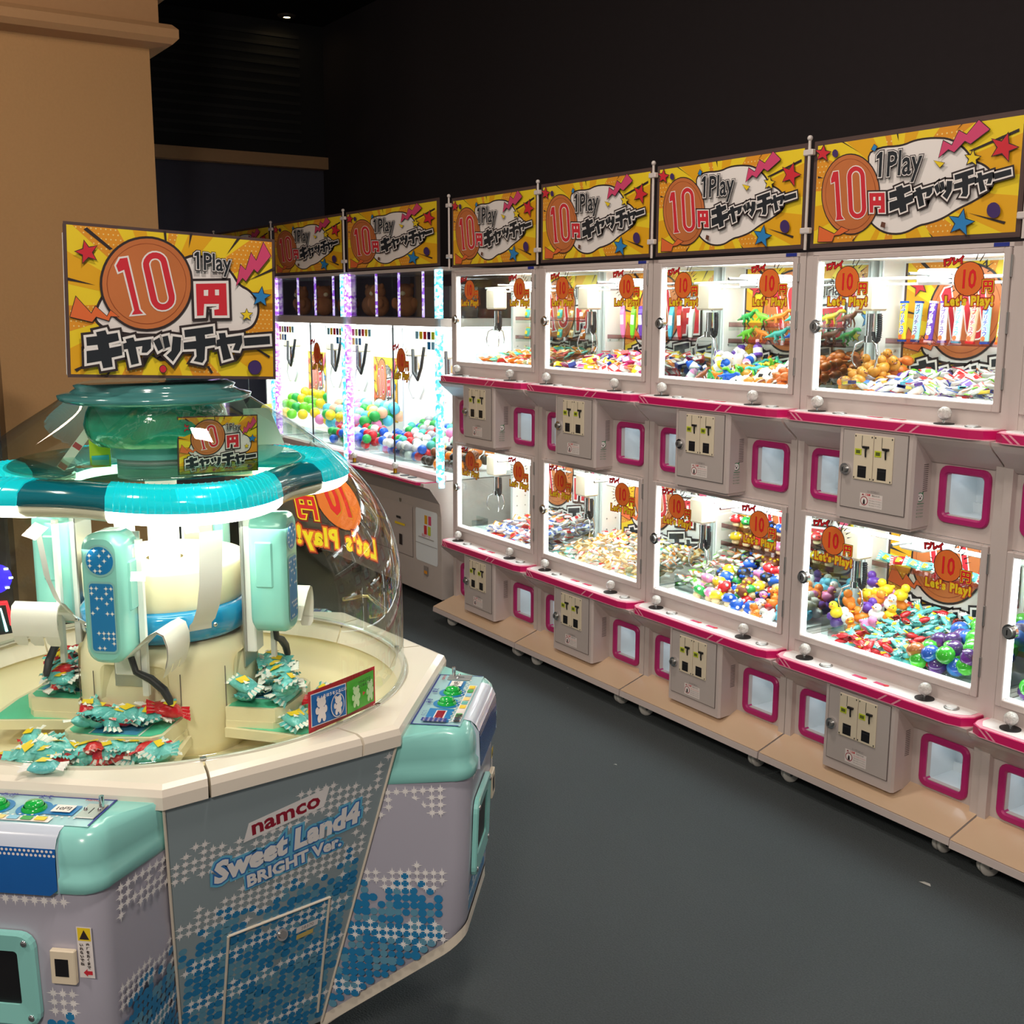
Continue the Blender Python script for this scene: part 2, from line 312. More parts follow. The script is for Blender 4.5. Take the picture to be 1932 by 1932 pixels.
BAN=[('w',[356,220,315,112,329,82,399,42,488,35,561,66,600,69,670,85,732,117,798,139,876,177,878,215,849,257,781,286,751,328,684,375,602,389,518,390,456,374,344,382,278,356],[('k',8)]),('k',[249,373,153,429,141,431],[]),('k',[23,300,23,291,55,290],[]),('k',[426,431,438,399,434,430],[]),('k',[705,406,732,429,725,427],[]),('k',[767,326,783,322,972,371,971,382],[]),('k',[940,44,945,53,781,96],[]),('k',[626,14,632,14,608,33],[]),('k',[237,15,263,47,230,17],[]),('c',[356,220,350,243,341,265,330,285,316,305,300,322,282,337,263,350,242,360,221,367,199,371,177,372,156,369,136,363,117,354,100,342,86,327,73,309,64,290,57,268,54,245,54,222,57,198,64,174,73,152,85,130,100,110,117,92,136,77,157,65,178,56,200,49,222,47,243,47,264,51,284,58,301,68,317,81,331,96,342,114,351,133,356,154,359,175,359,198],[('k',5)]),('d',[340,222,334,244,324,265,312,285,297,304,281,320,262,333,242,344,221,351,200,355,179,356,158,353,139,346,121,336,106,322,93,306,82,287,75,266,72,244,72,220,75,197,82,174,92,151,104,130,120,112,138,95,157,82,178,72,199,65,221,62,242,63,262,67,281,75,298,86,312,100,324,116,334,135,340,155,343,177,343,199],[]),('c',[337,221,331,243,322,264,310,284,295,302,279,318,261,331,241,341,221,349,200,353,180,353,160,350,141,343,123,333,108,320,95,304,85,285,79,265,75,243,75,220,78,197,85,174,94,152,107,132,122,114,140,98,159,85,179,75,200,68,221,65,241,66,261,70,279,78,296,88,310,102,322,118,331,136,337,156,340,177,340,199],[]),('o',[44,21,123,19,134,44,164,45,211,62,171,77,134,49,47,85],[('k',3)]),('r',[103,263,123,268,143,126,140,107,184,108,168,124,138,310,111,309,100,281],[('w',4)]),('r',[282,276,278,289,270,301,259,311,245,318,231,321,217,320,204,314,195,305,190,293,189,280,206,152,210,138,218,126,229,116,243,109,258,107,272,109,284,115,293,124,298,136,299,149],[('w',4)]),('w',[260,277,258,284,254,291,248,297,241,301,233,302,226,301,220,298,215,293,212,286,212,279,229,151,231,143,235,136,241,131,248,127,255,126,263,127,269,130,274,135,276,142,276,150],[]),('c',[255,277,253,283,250,289,245,293,240,296,234,297,228,297,223,294,219,290,217,285,217,279,234,151,235,145,239,139,243,135,249,132,255,131,261,131,266,134,269,138,271,144,271,150],[]),('r',[320,126,337,125,336,154,374,151,375,138,363,138,365,123,397,121,389,201,311,206],[('w',5),('k',11)]),('w',[334,174,345,173,344,188,333,189],[]),('w',[362,173,373,172,372,187,361,187],[]),('r',[41,405,10,409,33,391,23,370,50,378,76,361,69,384,94,394,63,401,54,424],[('k',4)]),('r',[908,342,867,356,893,323,873,295,913,301,942,270,940,306,977,315,937,331,931,368],[('k',4)]),('y',[782,307,758,310,776,294,769,276,790,283,809,269,804,289,823,298,799,304,791,324],[('k',4)]),('b',[749,79,706,87,736,58,719,27,757,39,789,12,783,48,818,61,778,72,768,108],[('k',4)]),('v',[136,389,132,394,126,399,120,401,114,400,109,397,105,392,105,386,106,380,110,374,116,370,122,368,128,369,133,371,137,376,137,382],[]),('v',[924,104,919,112,912,119,904,124,895,126,886,125,878,121,872,116,869,108,868,99,870,90,875,81,882,75,891,70,900,68,909,69,916,72,922,78,926,86,926,95],[]),('p',[759,384,724,403,697,352,657,374,641,313,682,340,709,326,753,363,778,349,855,392,807,431],[('k',3)]),('b',[313,380,331,370,341,387,326,398],[('k',2)]),('y',[650,275,669,290,620,304],[('k',2)]),('n',[382,66,405,59,408,80,387,86],[]),('g',[452,205,417,199,421,175,455,180,459,167,421,160,425,124,471,135,478,114,509,122,504,147,537,157,532,183,495,174,491,188,523,198,517,219,484,212,478,224,448,216],[('w',6),('k',13)]),('g',[548,194,537,190,540,173,553,176,567,131,591,138,577,183,597,187,596,168,612,170,624,183,623,208,572,199,567,210,543,203],[('w',6),('k',13)]),('g',[647,176,660,185,647,215,630,204],[('w',6),('k',13)]),('g',[666,185,682,192,672,222,655,217],[('w',6),('k',13)]),('g',[686,181,672,167,693,151,712,183,712,219,687,221],[('w',6),('k',13)]),('g',[723,220,753,225,756,213,720,206,722,187,757,191,761,171,753,158,779,155,785,165,783,199,813,206,810,226,782,221,779,231,803,236,800,255,719,240],[('w',6),('k',13)]),('g',[823,222,814,218,816,201,826,204,837,166,859,174,845,210,867,214,862,195,879,195,886,217,883,237,840,228,837,240,818,237],[('w',6),('k',13)]),('g',[893,208,962,219,958,240,889,230],[('w',6),('k',13)])]
def clip_rect(P, x0, y0, x1, y1):
    def cut(P, ins, inter):
        o = []
        for i in range(len(P)):
            a, b = P[i-1], P[i]
            if ins(b):
                if not ins(a): o.append(inter(a, b))
                o.append(b)
            elif ins(a): o.append(inter(a, b))
        return o
    def X(v): return lambda a, b: (v, a[1]+(b[1]-a[1])*(v-a[0])/(b[0]-a[0]))
    def Y(v): return lambda a, b: (a[0]+(b[0]-a[0])*(v-a[1])/(b[1]-a[1]), v)
    for ins, it in ((lambda p: p[0] >= x0, X(x0)), (lambda p: p[0] <= x1, X(x1)), (lambda p: p[1] >= y0, Y(y0)), (lambda p: p[1] <= y1, Y(y1))):
        if not P: return []
        P = cut(P, ins, it)
    return P
def poster_art(kind, W, H, border='B', dots=True):
    data = BOX if kind == 'box' else BAN
    h0 = 684 if kind == 'box' else 441
    sx, sy = W/1000, H/h0
    A = Art(); b = 14*sx
    A.rect(0, 0, W, H, border)
    A.rect(b, b, W-b, H-b, 'y')
    cx, cy = (.42*W, .5*H) if kind == 'box' else (.45*W, .5*H)
    rn = random.Random(3 if kind == 'box' else 5); a = 0; k = 0; wed = []
    while a < 355:
        d = rn.uniform(7, 20); c = ('Y', 'y', 'O', 'y')[k % 4]
        if c != 'y':
            P = [(cx, cy)]+[(cx+3*W*math.cos(R_(a+d*q)), cy+3*W*math.sin(R_(a+d*q))) for q in (0, 1)]
            P = clip_rect(P, b, b, W-b, H-b)
            if len(P) > 2: A.poly(P, c); A.n -= 1
            wed.append((a, a+d, c))
        a += d; k += 1
    A.n += 1
    if dots:
        g = W/46
        for i in range(46):
            for j in range(int(H/g)):
                x, y = (i+.5+.5*(j % 2))*g, (j+.5)*g
                if not (b*1.5 < x < W-b*1.5 and b*1.5 < y < H-b*1.5): continue
                an = math.degrees(math.atan2(y-cy, x-cx)) % 360
                if any(p <= an <= q and c == 'O' for p, q, c in wed):
                    A.poly([(x+g*.17*math.cos(R_(60*t)), y+g*.17*math.sin(R_(60*t))) for t in range(6)], 'D'); A.n -= 1
        A.n += 1
    S2 = lambda fl: [(fl[i]*sx, fl[i+1]*sy) for i in range(0, len(fl), 2)]
    G = [q for q in data if q[0] == 'g']
    for c, fl, outs in data:
        if c == 'g': continue
        q = S2(fl)
        if c == 'w' and len(q) > 12 and outs:
            for _ in range(2): q = [p for i in range(len(q)) for p in ((q[i-1][0]*.25+q[i][0]*.75, q[i-1][1]*.25+q[i][1]*.75), (q[i][0]*.75+q[(i+1) % len(q)][0]*.25, q[i][1]*.75+q[(i+1) % len(q)][1]*.25))]
        A.poly(q, c, [(oc, d*sx) for oc, d in outs])
    for t in (1, 0):
        for c, fl, outs in G:
            oc, d = outs[t]; q = S2(fl)
            A.poly(offs(q, d*sx), oc); A.n -= 1
        A.n += 1
    for c, fl, outs in G: A.poly(S2(fl), 'g'); A.n -= 1
    A.n += 1
    bx, by, sz = (.583*W, .750*H, .112*W) if kind == 'box' else (.345*W, .600*H, .138*W)
    one_ = [(bx+x*sz, by+y*sz) for x, y in ((.10, 0), (.21, 0), (.21, .72), (.12, .72), (.0, .62), (.0, .52), (.10, .55))]
    for c_, d_ in (('k', .0085), ('w', .0045), ('g', 0)):
        A.poly(offs(one_, d_*W) if d_ else one_, c_); A.text('Play', bx+.98*sz, by, sz, c_, (.0022+d_*.8)*W, sx=.78)
    return A
FY = mat('film_yellow', 'FFE12A', .4, noise=.01); FO = mat('film_orange', 'F27A34', .4, noise=.05); FM = mat('film_maroon', '8E1C1C', .4, noise=.02); FR = mat('film_red', 'E8262E', .4, noise=.02)  # brighter than the other prints: the stickers' backlight is put into the colour
def play_sticker(W):
    """coin, rays, 1プレイ 10円 Let's Play!"""
    A = Art(); cx, cy = .47*W, .43*W
    for a0, n, r1, r2 in ((20, 5, .32, .47), (165, 5, .29, .40)):
        for k in range(n):
            a = R_(a0+13*k); q = .010*W; R2 = r2*W*(1 if k % 2 else .9)
            A.poly([(cx+r1*W*math.cos(a)-q*math.sin(a), cy+r1*W*math.sin(a)*.9+q*math.cos(a)), (cx+r1*W*math.cos(a)+q*math.sin(a), cy+r1*W*math.sin(a)*.9-q*math.cos(a)), (cx+R2*math.cos(a)+q*.5*math.sin(a), cy+R2*math.sin(a)*.9), (cx+R2*math.cos(a)-q*math.sin(a), cy+R2*math.sin(a)*.9)], 'k'); A.n -= 1
    A.n += 1
    A.circ(cx, cy, .245*W, FO, 28, outs=[('k', .013*W)])
    A.text('10', cx-.01*W, cy-.13*W, .38*W, FR, .012*W, [('O', .010*W)], sx=.74)
    A.text('円', .80*W, .25*W, .19*W, FR, .008*W, [(FY, .010*W), (FM, .022*W)])
    A.text('1プレイ', .20*W, .655*W, .115*W, FR, .006*W, [(FM, .014*W)], rot=.12, sx=.9)
    A.text("Let's Play!", .5*W, .045*W, .185*W, FY, .008*W, [(FO, .012*W), (FM, .022*W)], space=1.16, sx=.93)
    return A

# ================================================================ setting
mb = MB(); mb.box(-8.6, 4.2, -7, 1.5, -.05, 0, mat('carpet', '4C5254', .95, noise=.35, nscale=180, bump=.5, spec=.15)); struct(mb, 'floor')
mb = MB(); mb.box(-8.6, 4.2, 1.35, 1.5, 0, 4.6, mat('wall_black', '302B2D', .85, noise=.08, nscale=20, spec=.2)); struct(mb, 'wall_back')
mb = MB(); mb.box(-8.6, -8.4, -7, 1.35, 0, 4.6, mat('wall_slate', '4C4B56', .85, noise=.06, nscale=20, spec=.2)); wl = struct(mb, 'wall_left')
mb = MB(); mb.box(-8.4, -8.34, -1.6, 1.35, 3.30, 4.6, mat('louver_black', '151516', .8, noise=.1))
struct(mb, 'trim_1')
for k in range(12):
    mb = MB(); z = 3.42+k*.085; mb.box(-8.345, -8.325, -1.2, 1.1, z, z+.03, mat('louver_slat', '1E1F1E', .7, noise=.1)); mb.build('slat', bpy.data.objects['trim_1'])
mb = MB(); mb.box(-8.4, -8.28, -2.6, 1.35, 3.19, 3.30, mat('beige_trim', 'B08A62', .7, noise=.06)); struct(mb, 'trim_2')
mb = MB(); mb.box(-8.6, 4.2, -7, 1.5, 4.5, 4.6, mat('ceiling_black', '1A1817', .9, noise=.1, spec=.2)); struct(mb, 'ceiling')
# beige pillar with stepped cornice
COLM = mat('pillar_beige', 'B78F62', .85, noise=.05, nscale=60, bump=.15, spec=.2)
mb = MB(); mb.box(-6.4, -5.0, -2.23, -1.272, 0, 4.5, COLM)
pil = struct(mb, 'wall_pillar')
mb = MB()
pr = [(0, 0), (.02, .005), (.11, .02), (.14, .05), (.14, .10), (.11, .13), (.05, .135), (.05, .27), (.09, .29), (.14, .32), (.14, .37), (.10, .40), (.10, .9), (0, .9)]
ring = lambda d, z: [(-6.4-d, -2.23-d, 3.40+z), (-5.0+d, -2.23-d, 3.40+z), (-5.0+d, -1.272+d, 3.40+z), (-6.4-d, -1.272+d, 3.40+z)]
mb.loft([ring(d, z) for d, z in pr], mat('cornice_beige', 'B58B60', .8, noise=.05), smooth=False); mb.build('cornice', pil)
# ceiling downlight seen far away
t = thing('ceiling_downlight', 'small round recessed downlight glowing in the dark ceiling', 'ceiling light', (-8.108, .898, 4.5))
MB().lathe([(.03, -.02), (.07, -.02), (.085, -.004), (.085, 0)], mat('downlight_rim', '4A4038', .5, noise=.05)).build('rim', t)
MB().cyl((0, 0, 0), .045, -.012, -.001, mat('downlight_glow', 'FFE9B8', .5, emit=30, ecol='FFDFA0')).build('bulb', t)

# ================================================================ double-deck prize machines
DZ = -.976
def deck(root, dz):
    """one tier: door with window, shelf, coin box, prize hatches; z values are those of the upper tier"""
    Z = lambda z: z+dz
    up = dz == 0
    # door frame
    mb = MB(); y0, y1 = -.012, .012
    zb, zt = Z(1.545), Z(2.074)
    mb.rbox(-.412, -.387, y0, y1, zb, zt, WHITE, .003); mb.rbox(.387, .412, y0, y1, zb, zt, WHITE, .003)
    mb.rbox(-.387, .387, y0, y1, Z(2.056), zt, WHITE, .003); mb.rbox(-.387, .387, y0, y1, zb, Z(1.571), WHITE, .003)
    d = mb.build('door', root)
    mb = MB(); mb.box(-.386, .386, .001, .004, Z(1.572), Z(2.055), GLASS); mb.build('window_pane', d)
    for k in range(3):
        mb = MB(); zc = Z(1.62+.18*k); mb.rbox(.413, .419, -.012, .004, zc, zc+.07, STEEL, .001); mb.build('hinge', d)
    mb = MB(); mb.cyl((0, 0, 0), .026, 0, .014, CHROME, 18); mb.cyl((0, 0, .014), .018, 0, .012, STEEL, 16); mb.box(-.002, .002, -.009, .009, .026, .027, BLACK)
    mb.build('lock', d, (-.371, -.012, Z(1.812)), (R_(90), 0, 0))
    sy = .0008
    for cx in (-.245, .265):
        o = bpy.data.objects.new('window_sticker', STICK); COL.objects.link(o); o.parent = d; o.location = (cx-.1115, -.0002, Z(1.893)-.012)
    # shelf
    pl = lambda g: [(-.443+g, .0), (-.443+g, -.055+g*.3), (-.43+g, -.092+g), (-.395, -.112+g), (.375, -.112+g), (.42-g, -.096+g), (.443-g, -.055+g*.3), (.443-g, 0)]
    mb = MB(); mb.prism(pl(0), Z(1.462), Z(1.490), PINK); mb.prism(pl(.004), Z(1.490), Z(1.4925), PINKL)
    mb.prism(pl(.0), Z(1.459), Z(1.462), PINKL)
    for x in (-.40, -.375, .12, .18):
        sg = 1 if x < 0 else -1
        mb.add([(x, -.1127, Z(1.489)), (x+.010, -.1127, Z(1.489)), (x+.010+sg*.034, -.1127, Z(1.463)), (x+sg*.034, -.1127, Z(1.463))], [(0, 1, 2, 3)], PINKL)
    sh = mb.build('control_shelf', root)
    mb = MB(); mb.prism(pl(.020), Z(1.4925), Z(1.4945), mat('shelf_white', 'F1ECEA', .3, noise=.02)); mb.build('shelf_top', sh)
    for x in (-.055, .045):
        mb = MB(); mb.rbox(x-.028, x+.028, -.055, -.035, Z(1.4945), Z(1.4955), PAL['p'], .0004); mb.cyl((x+.024, -.045, Z(1.4955)), .011, 0, .0006, PAL['r'], 12); mb.build('label_square', sh)
    for x in (-.328, .232):
        mb = MB(); mb.cyl((0, 0, 0), .034, 0, .003, BLACK, 20); mb.cyl((0, 0, .003), .006, 0, .02, CHROME, 8)
        j = mb.build('joystick', root, (x, -.042, Z(1.4945)))
        mb = MB(); mb.ball((0, 0, .036), .0235, mat('crackle_ball', 'D2CEC8', .1, noise=.45, nscale=90, bump=.6, coat=.6, spec=.9), 18, 10); mb.build('ball_top', j)
    for x in (-.215, .345):
        mb = MB(); mb.lathe([(.026, 0), (.026, .003), (.02, .0045)], STEEL, 20); mb.cyl((0, 0, 0), .019, 0, .007, mat('button_clear', 'EDEDEB', .15, noise=.03, coat=.5), 20)
        mb.build('push_button', root, (x, -.045, Z(1.4945)))
    # soffit and recessed front
    mb = MB(); mb.prism([(.03, Z(1.459)), (-.098, Z(1.459)), (-.094, Z(1.447)), (-.075, Z(1.428)), (-.04, Z(1.40)), (-.008, Z(1.372)), (.012, Z(1.353)), (.03, Z(1.353))], -.443, .443, WHITE, 'x')
    mb.build('soffit', root)
    zlo = 1.098 if up else 1.118
    mb = MB()
    for a, b in ((-.446, -.362), (-.218, .218), (.362, .446)): mb.box(a, b, .02, .04, Z(zlo), Z(1.353), WHITE)
    for a, b in ((-.362, -.218), (.218, .362)):
        mb.box(a, b, .02, .04, Z(zlo), Z(1.175), WHITE); mb.box(a, b, .02, .04, Z(1.322), Z(1.353), WHITE)
    mb.box(-.446, -.44, -.0, .04, Z(zlo), Z(1.353), WHITE); mb.box(.44, .446, -.0, .04, Z(zlo), Z(1.353), WHITE)
    mb.build('front_panel', root)
    for cx in (-.29, .29):
        o_ = [(cx+px, Z(1.247)+pz) for px, pz in rrect(-.1, .1, -.1, .1, .032)]; i_ = [(cx+px, Z(1.247)+pz) for px, pz in rrect(-.074, .074, -.074, .074, .014)]
        q = lambda P, y: [(x, y, z) for x, z in P]
        mid = lambda t: [(a[0]*(1-t)+b[0]*t, a[1]*(1-t)+b[1]*t) for a, b in zip(o_, i_)]
        mb = MB(); mb.loft([q(o_, .02), q(o_, .013), q(mid(.15), .008), q(mid(.8), .008), q(i_, .013), q(i_, .04)], MAGF, smooth=False)
        h = mb.build('prize_hatch', root)
        mb = MB(); x0, x1, za, zb_ = cx-.08, cx+.08, Z(1.165), Z(1.33); D = .2
        v = [(x0, .04, za), (x1, .04, za), (x1, .04, zb_), (x0, .04, zb_), (x0, D, za), (x1, D, za), (x1, D, zb_), (x0, D, zb_)]
        mb.add(v, [(0, 1, 5, 4), (1, 2, 6, 5), (2, 3, 7, 6), (3, 0, 4, 7), (4, 5, 6, 7)], mat('niche_white', 'E6EEF0', .35, noise=.01))
        mb.box(x0, x1, D-.012, D-.001, za, za+.035, mat('niche_white'))
        mb.build('chute_niche', h)
        mb = MB(); mb.box(cx-.05, cx+.05, .06, .12, zb_-.006, zb_-.002, LEDN); mb.build('niche_lamp', h)
    # coin box
    zb_ = 1.124 if up else 1.124
    mb = MB(); mb.prism([(-.165, .02), (-.165, -.09), (-.158, -.1), (.158, -.1), (.165, -.09), (.152, .02)], Z(zb_), Z(1.459), WHITE)
    if up: mb.prism([(-.155, .02), (-.155, -.085), (.155, -.085), (.145, .02)], Z(1.112), Z(zb_), WHITE)
    cb = mb.build('coin_box', root)
    mb = MB(); mb.rbox(-.1425, .1425, -.1035, -.1, Z(1.163), Z(1.449), SEAM, .0008); mb.rbox(-.14, .14, -.1045, -.1, Z(1.165), Z(1.447), mat('coin_door_grey', 'BFB5B0', .4, noise=.02), .001); mb.build('coin_door', cb)
    for x in (-.044, .043):
        mb = MB(); za, zt_ = Z(1.272), Z(1.436)
        mb.rbox(x-.042, x+.042, -.109, -.1045, za, zt_, IVORY, .0015)
        mb.box(x-.021, x+.017, -.1095, -.109, Z(1.281), Z(1.323), BLACK); mb.box(x-.019, x+.015, -.1105, -.1095, Z(1.312), Z(1.3135), DARK)
        mb.box(x-.008, x-.006, -.1096, -.109, Z(1.392), Z(1.432), BLACK)
        mb.rbox(x+.0, x+.026, -.118, -.109, Z(1.388), Z(1.396), BLACK, .001); mb.tube([(x+.013, -.112, Z(1.388)), (x+.014, -.114, Z(1.372)), (x+.012, -.110, Z(1.357))], .003, BLACK, 6)
        mb.rbox(x-.036, x-.007, -.1105, -.109, Z(1.362), Z(1.384), PAL['L'], .0003); mb.box(x-.031, x-.012, -.1108, -.1105, Z(1.367), Z(1.379), mat('slot_ink', '5F6A28', .5, noise=.05))
        for sx_ in (-.036, .036):
            for zz in (1.279, 1.429): mb.box(x+sx_-.002, x+sx_+.002, -.1097, -.109, Z(zz)-.003, Z(zz)+.003, BLACK)
        mb.build('coin_slot_plate', cb)
    mb = MB(); mb.cyl((0, 0, 0), .021, 0, .012, CHROME, 18); mb.cyl((0, 0, .012), .013, 0, .01, STEEL, 14); mb.box(-.002, .002, -.007, .007, .022, .023, BLACK)
    mb.build('key_lock', cb, (-.119, -.1045, Z(1.305)), (R_(90), 0, 0))
    o = bpy.data.objects.new('warning_label', WARN); COL.objects.link(o); o.parent = cb; o.location = (-.05, -.1046, Z(1.176))
    mb = MB()
    for k in range(14): z = Z(1.25)+k*.0072; mb.add([(.1545, .0, z), (.1572, -.035, z), (.1572, -.035, z+.003), (.1545, 0, z+.003)], [(0, 1, 2, 3)], SEAM, T=Matrix.Translation((.0015, -.004, 0)))
    mb.build('speaker_grille', cb)
    if up:
        o = bpy.data.objects.new('logo_sticker', LOGO); COL.objects.link(o); o.parent = cb; o.location = (.1615, -.048, Z(1.135)); o.rotation_euler = (R_(90), 0, R_(83))
    # compartment interior
    z0 = Z(1.55)
    mb = MB()
    mb.box(-.41, .41, .02, .56, z0-.01, z0, WHITE2)
    mb.box(-.41, .41, .02, .56, Z(2.066), Z(2.072), WHITE2)
    mb.box(-.41, .41, .52, .56, z0, Z(2.066), WHITE2)
    for s_ in (-1, 1): mb.box(min(s_*.41, s_*.435), max(s_*.41, s_*.435), .40, .56, z0, Z(2.07), WHITE2); mb.box(min(s_*.41, s_*.447), max(s_*.41, s_*.447), .01, .035, z0, Z(2.07), WHITE)
    for zz in (z0+.02, z0+.08, z0+.14):
        for yy in (.43, .49): mb.cyl((0, 0, 0), .004, 0, .003, STEEL, 8, T=Matrix.Translation((-.409, yy, zz+.02)) @ Matrix.Rotation(R_(90), 4, 'Y'))
    inn = mb.build('compartment', root)
    for s_ in (-1, 1):
        mb = MB(); mb.box(s_*.421-.002, s_*.421+.002, .036, .40, z0, Z(2.066), GLASS); mb.build('side_pane', inn)
    o = bpy.data.objects.new('back_poster', POSTER); COL.objects.link(o); o.parent = root; o.location = (-.40, .519, z0+.002)
    mb = MB(); mb.box(-.386, -.374, .005, .011, Z(1.575), Z(2.05), GLOW); mb.build('led_strip', inn)  # inner door frame edge, its lit brightness put in as emission
    mb = MB(); mb.box(-.374, .386, .005, .011, Z(1.573), Z(1.580), GLOW); mb.build('led_strip', inn)  # bottom frame edge, emission imitates the light on it
    mb = MB(); mb.box(-.3, .3, .03, .06, Z(2.058), Z(2.065), GLOW); mb.build('led_strip', inn)
    # clear dividers in front corners
    for s_ in (-1, 1):
        mb = MB(); xa, xb = sorted((s_*.40, s_*.27)); mb.box(s_*.27-.0015, s_*.27+.0015, .02, .13, z0, z0+.07, ACR); mb.box(xa, xb, .129, .132, z0, z0+.07, ACR); mb.build('chute_guard', inn)
    # claw crane
    mb = MB(); mb.tube([(-.40, .2, Z(1.99)), (.40, .2, Z(1.99))], .006, WHITE2, 8); mb.tube([(-.40, .25, Z(1.97)), (.40, .25, Z(1.97))], .005, WHITE2, 8)
    mb.rbox(-.06, .05, .14, .36, Z(1.965), Z(2.02), WHITE2, .008); mb.tube([(-.005, .03, Z(2.0)), (-.005, .5, Z(2.0))], .006, STEEL, 8)
    ra = mb.build('crane_rail', inn)
    X0, Y0 = -.315, .22
    mb = MB(); mb.rbox(X0-.055, X0+.040, Y0-.04, Y0+.05, Z(1.87), Z(1.985), mat('claw_case', 'D9CBB2', .35, noise=.03), .008); cl = mb.build('claw', root)
    mb = MB(); mb.cyl((X0, Y0, Z(1.77)), .015, 0, .09, CHROME, 14); mb.cyl((X0, Y0, Z(1.75)), .022, 0, .025, CHROME, 14); mb.build('claw_hub', cl)
    for k in range(3):
        a = R_(100+120*k); c_, s_ = math.cos(a), math.sin(a); P = lambda r, z: (X0+r*c_, Y0+r*s_, Z(z))
        mb = MB(); mb.tube([P(.018, 1.757), P(.05, 1.742), P(.062, 1.70), P(.058, 1.672), P(.045, 1.655)], .0035, CHROME, 6); mb.build('prong', cl)
    mb = MB()
    mb.tube([(X0+.04, Y0, Z(1.86)), (X0+.045, Y0, Z(1.80)), (X0+.04, Y0, Z(1.76)), (X0+.028, Y0, Z(1.748)), (X0+.018, Y0, Z(1.765)), (X0+.014, Y0, Z(1.79))], .009, BLACK, 8)
    for k in range(12): mb.lathe([(.009, -.002), (.0115, 0), (.009, .002)], BLACK, 8, (X0+.043, Y0, Z(1.77+k*.0075)))
    mb.build('coiled_hose', cl)
def pole_caster(root, x, y, ang):
    mb = MB(); mb.box(-.03, .03, -.03, .03, .068, .075, STEEL); mb.add([(-.02, -.02, .068), (.02, -.02, .068), (.02, .02, .068), (-.02, .02, .068), (.012, -.014, .03), (.03, -.014, .03), (.03, .014, .03), (.012, .014, .03)], [(0, 1, 5, 4), (1, 2, 6, 5), (2, 3, 7, 6), (3, 0, 4, 7)], DARK)
    c = mb.build('caster', root, (x, y, 0), (0, 0, R_(ang)))
    for s_ in (-1, 1):
        mb = MB(); T = Matrix.Translation((.02, s_*.012, .033)) @ Matrix.Rotation(R_(90), 4, 'X')
        mb.lathe([(.006, -.008), (.028, -.009), (.033, -.005), (.033, .005), (.028, .009), (.006, .008)], mat('wheel_white', 'CFCCC4', .5, noise=.05), 18, T=T); mb.cyl((0, 0, 0), .006, -.01, .01, CHROME, 8, T=T); mb.build('wheel', c)

# shared flat prints
A = play_sticker(.223); STICK = None
_o = A.build('window_sticker', lambda u, v, h: (u, -h, v)); STICK = _o.data; bpy.data.objects.remove(_o)
A = poster_art('box', .80, .585); _o = A.build('back_poster', lambda u, v, h: (u, -h, v-.055), clip=(0, .055, .80, .562)); POSTER = _o.data; bpy.data.objects.remove(_o)
A = Art(); A.rect(0, 0, .098, .05, 'w'); A.rect(.001, .001, .097, .049, mat('label_ivory', 'EBE2DD', .5, noise=.02))
A.circ(.019, .022, .0165, 'q', 18); A.circ(.019, .022, .0135, 'w', 18); A.poly([(.014, .010), (.024, .010), (.023, .024), (.018, .03), (.015, .022)], 'k')
A.poly([(.008, .042), (.013, .049), (.018, .042)], 'q'); A.text('ご注意', .034, .0425, .0085, 'r', .0002); A.text('安全のため', .070, .043, .007, 'k')
for k in range(4): A.text('てをいれないでください', .068, .033-k*.0085, .0052, 'k' if k else 'r')
A.text('D-187580-01', .06, .056, .010, 'e', 0)
_o = A.build('warning_label', lambda u, v, h: (u, -h, v)); WARN = _o.data; bpy.data.objects.remove(_o)
A = Art(); A.circ(.0, .098, .0165, mat('eco_green', '3C8A5C', .5, noise=.03), 20); A.circ(0, .098, .0135, 'w', 20)
for x_ in (-.005, .006): A.circ(x_, .101, .0022, 'k', 8)
A.circ(0, .094, .0035, 'k', 8, .004); A.poly([(.004, .112), (.015, .118), (.012, .108)], mat('eco_green')); A.rect(-.018, .074, .018, .0765, mat('eco_green'))
for k in range(4): A.text('省エネ設計', 0, .063-k*.012, .0068, mat('eco_green'))
_o = A.build('logo_sticker', lambda u, v, h: (u, v, h)); LOGO = _o.data; bpy.data.objects.remove(_o)

m0 = thing('prize_machine', 'x', 'game machine', (-.45, 0, 0), 0, 'double-deck prize machines in the white row')
deck(m0, 0); deck(m0, DZ)
mb = MB()
for s_ in (-1, 1):
    mb.box(min(s_*.416, s_*.448), max(s_*.416, s_*.448), -.004, .03, .14, 2.09, WHITE)
    mb.box(min(s_*.425, s_*.448), max(s_*.425, s_*.448), .03, .56, 1.095, 1.545, WHITE); mb.box(min(s_*.425, s_*.448), max(s_*.425, s_*.448), .03, .56, .14, .57, WHITE)
mb.box(-.448, .448, .56, .76, .14, 2.09, WHITE); mb.box(-.448, .448, -.004, .56, 2.076, 2.09, WHITE)
mb.box(-.416, .416, -.002, .02, 1.4925, 1.545, WHITE); mb.box(-.416, .416, -.002, .02, 1.4925+DZ, 1.545+DZ, WHITE)
mb.box(-.416, .416, .22, .56, 1.10, 1.53, WHITE); mb.box(-.416, .416, .22, .56, .14, .55, WHITE)
mb.box(-.416, .416, .03, .22, 1.36, 1.53, WHITE); mb.box(-.416, .416, .03, .22, 1.36+DZ, 1.53+DZ, WHITE)
mb.build('cabinet', m0)
mb = MB(); mb.prism([(.03, .160), (.0, .150), (-.15, .1035), (-.152, .078), (-.14, .075), (.72, .075), (.72, .14), (.03, .14)], -.446, .446, WHITE, 'x', )
bb = mb.build('base_plinth', m0)
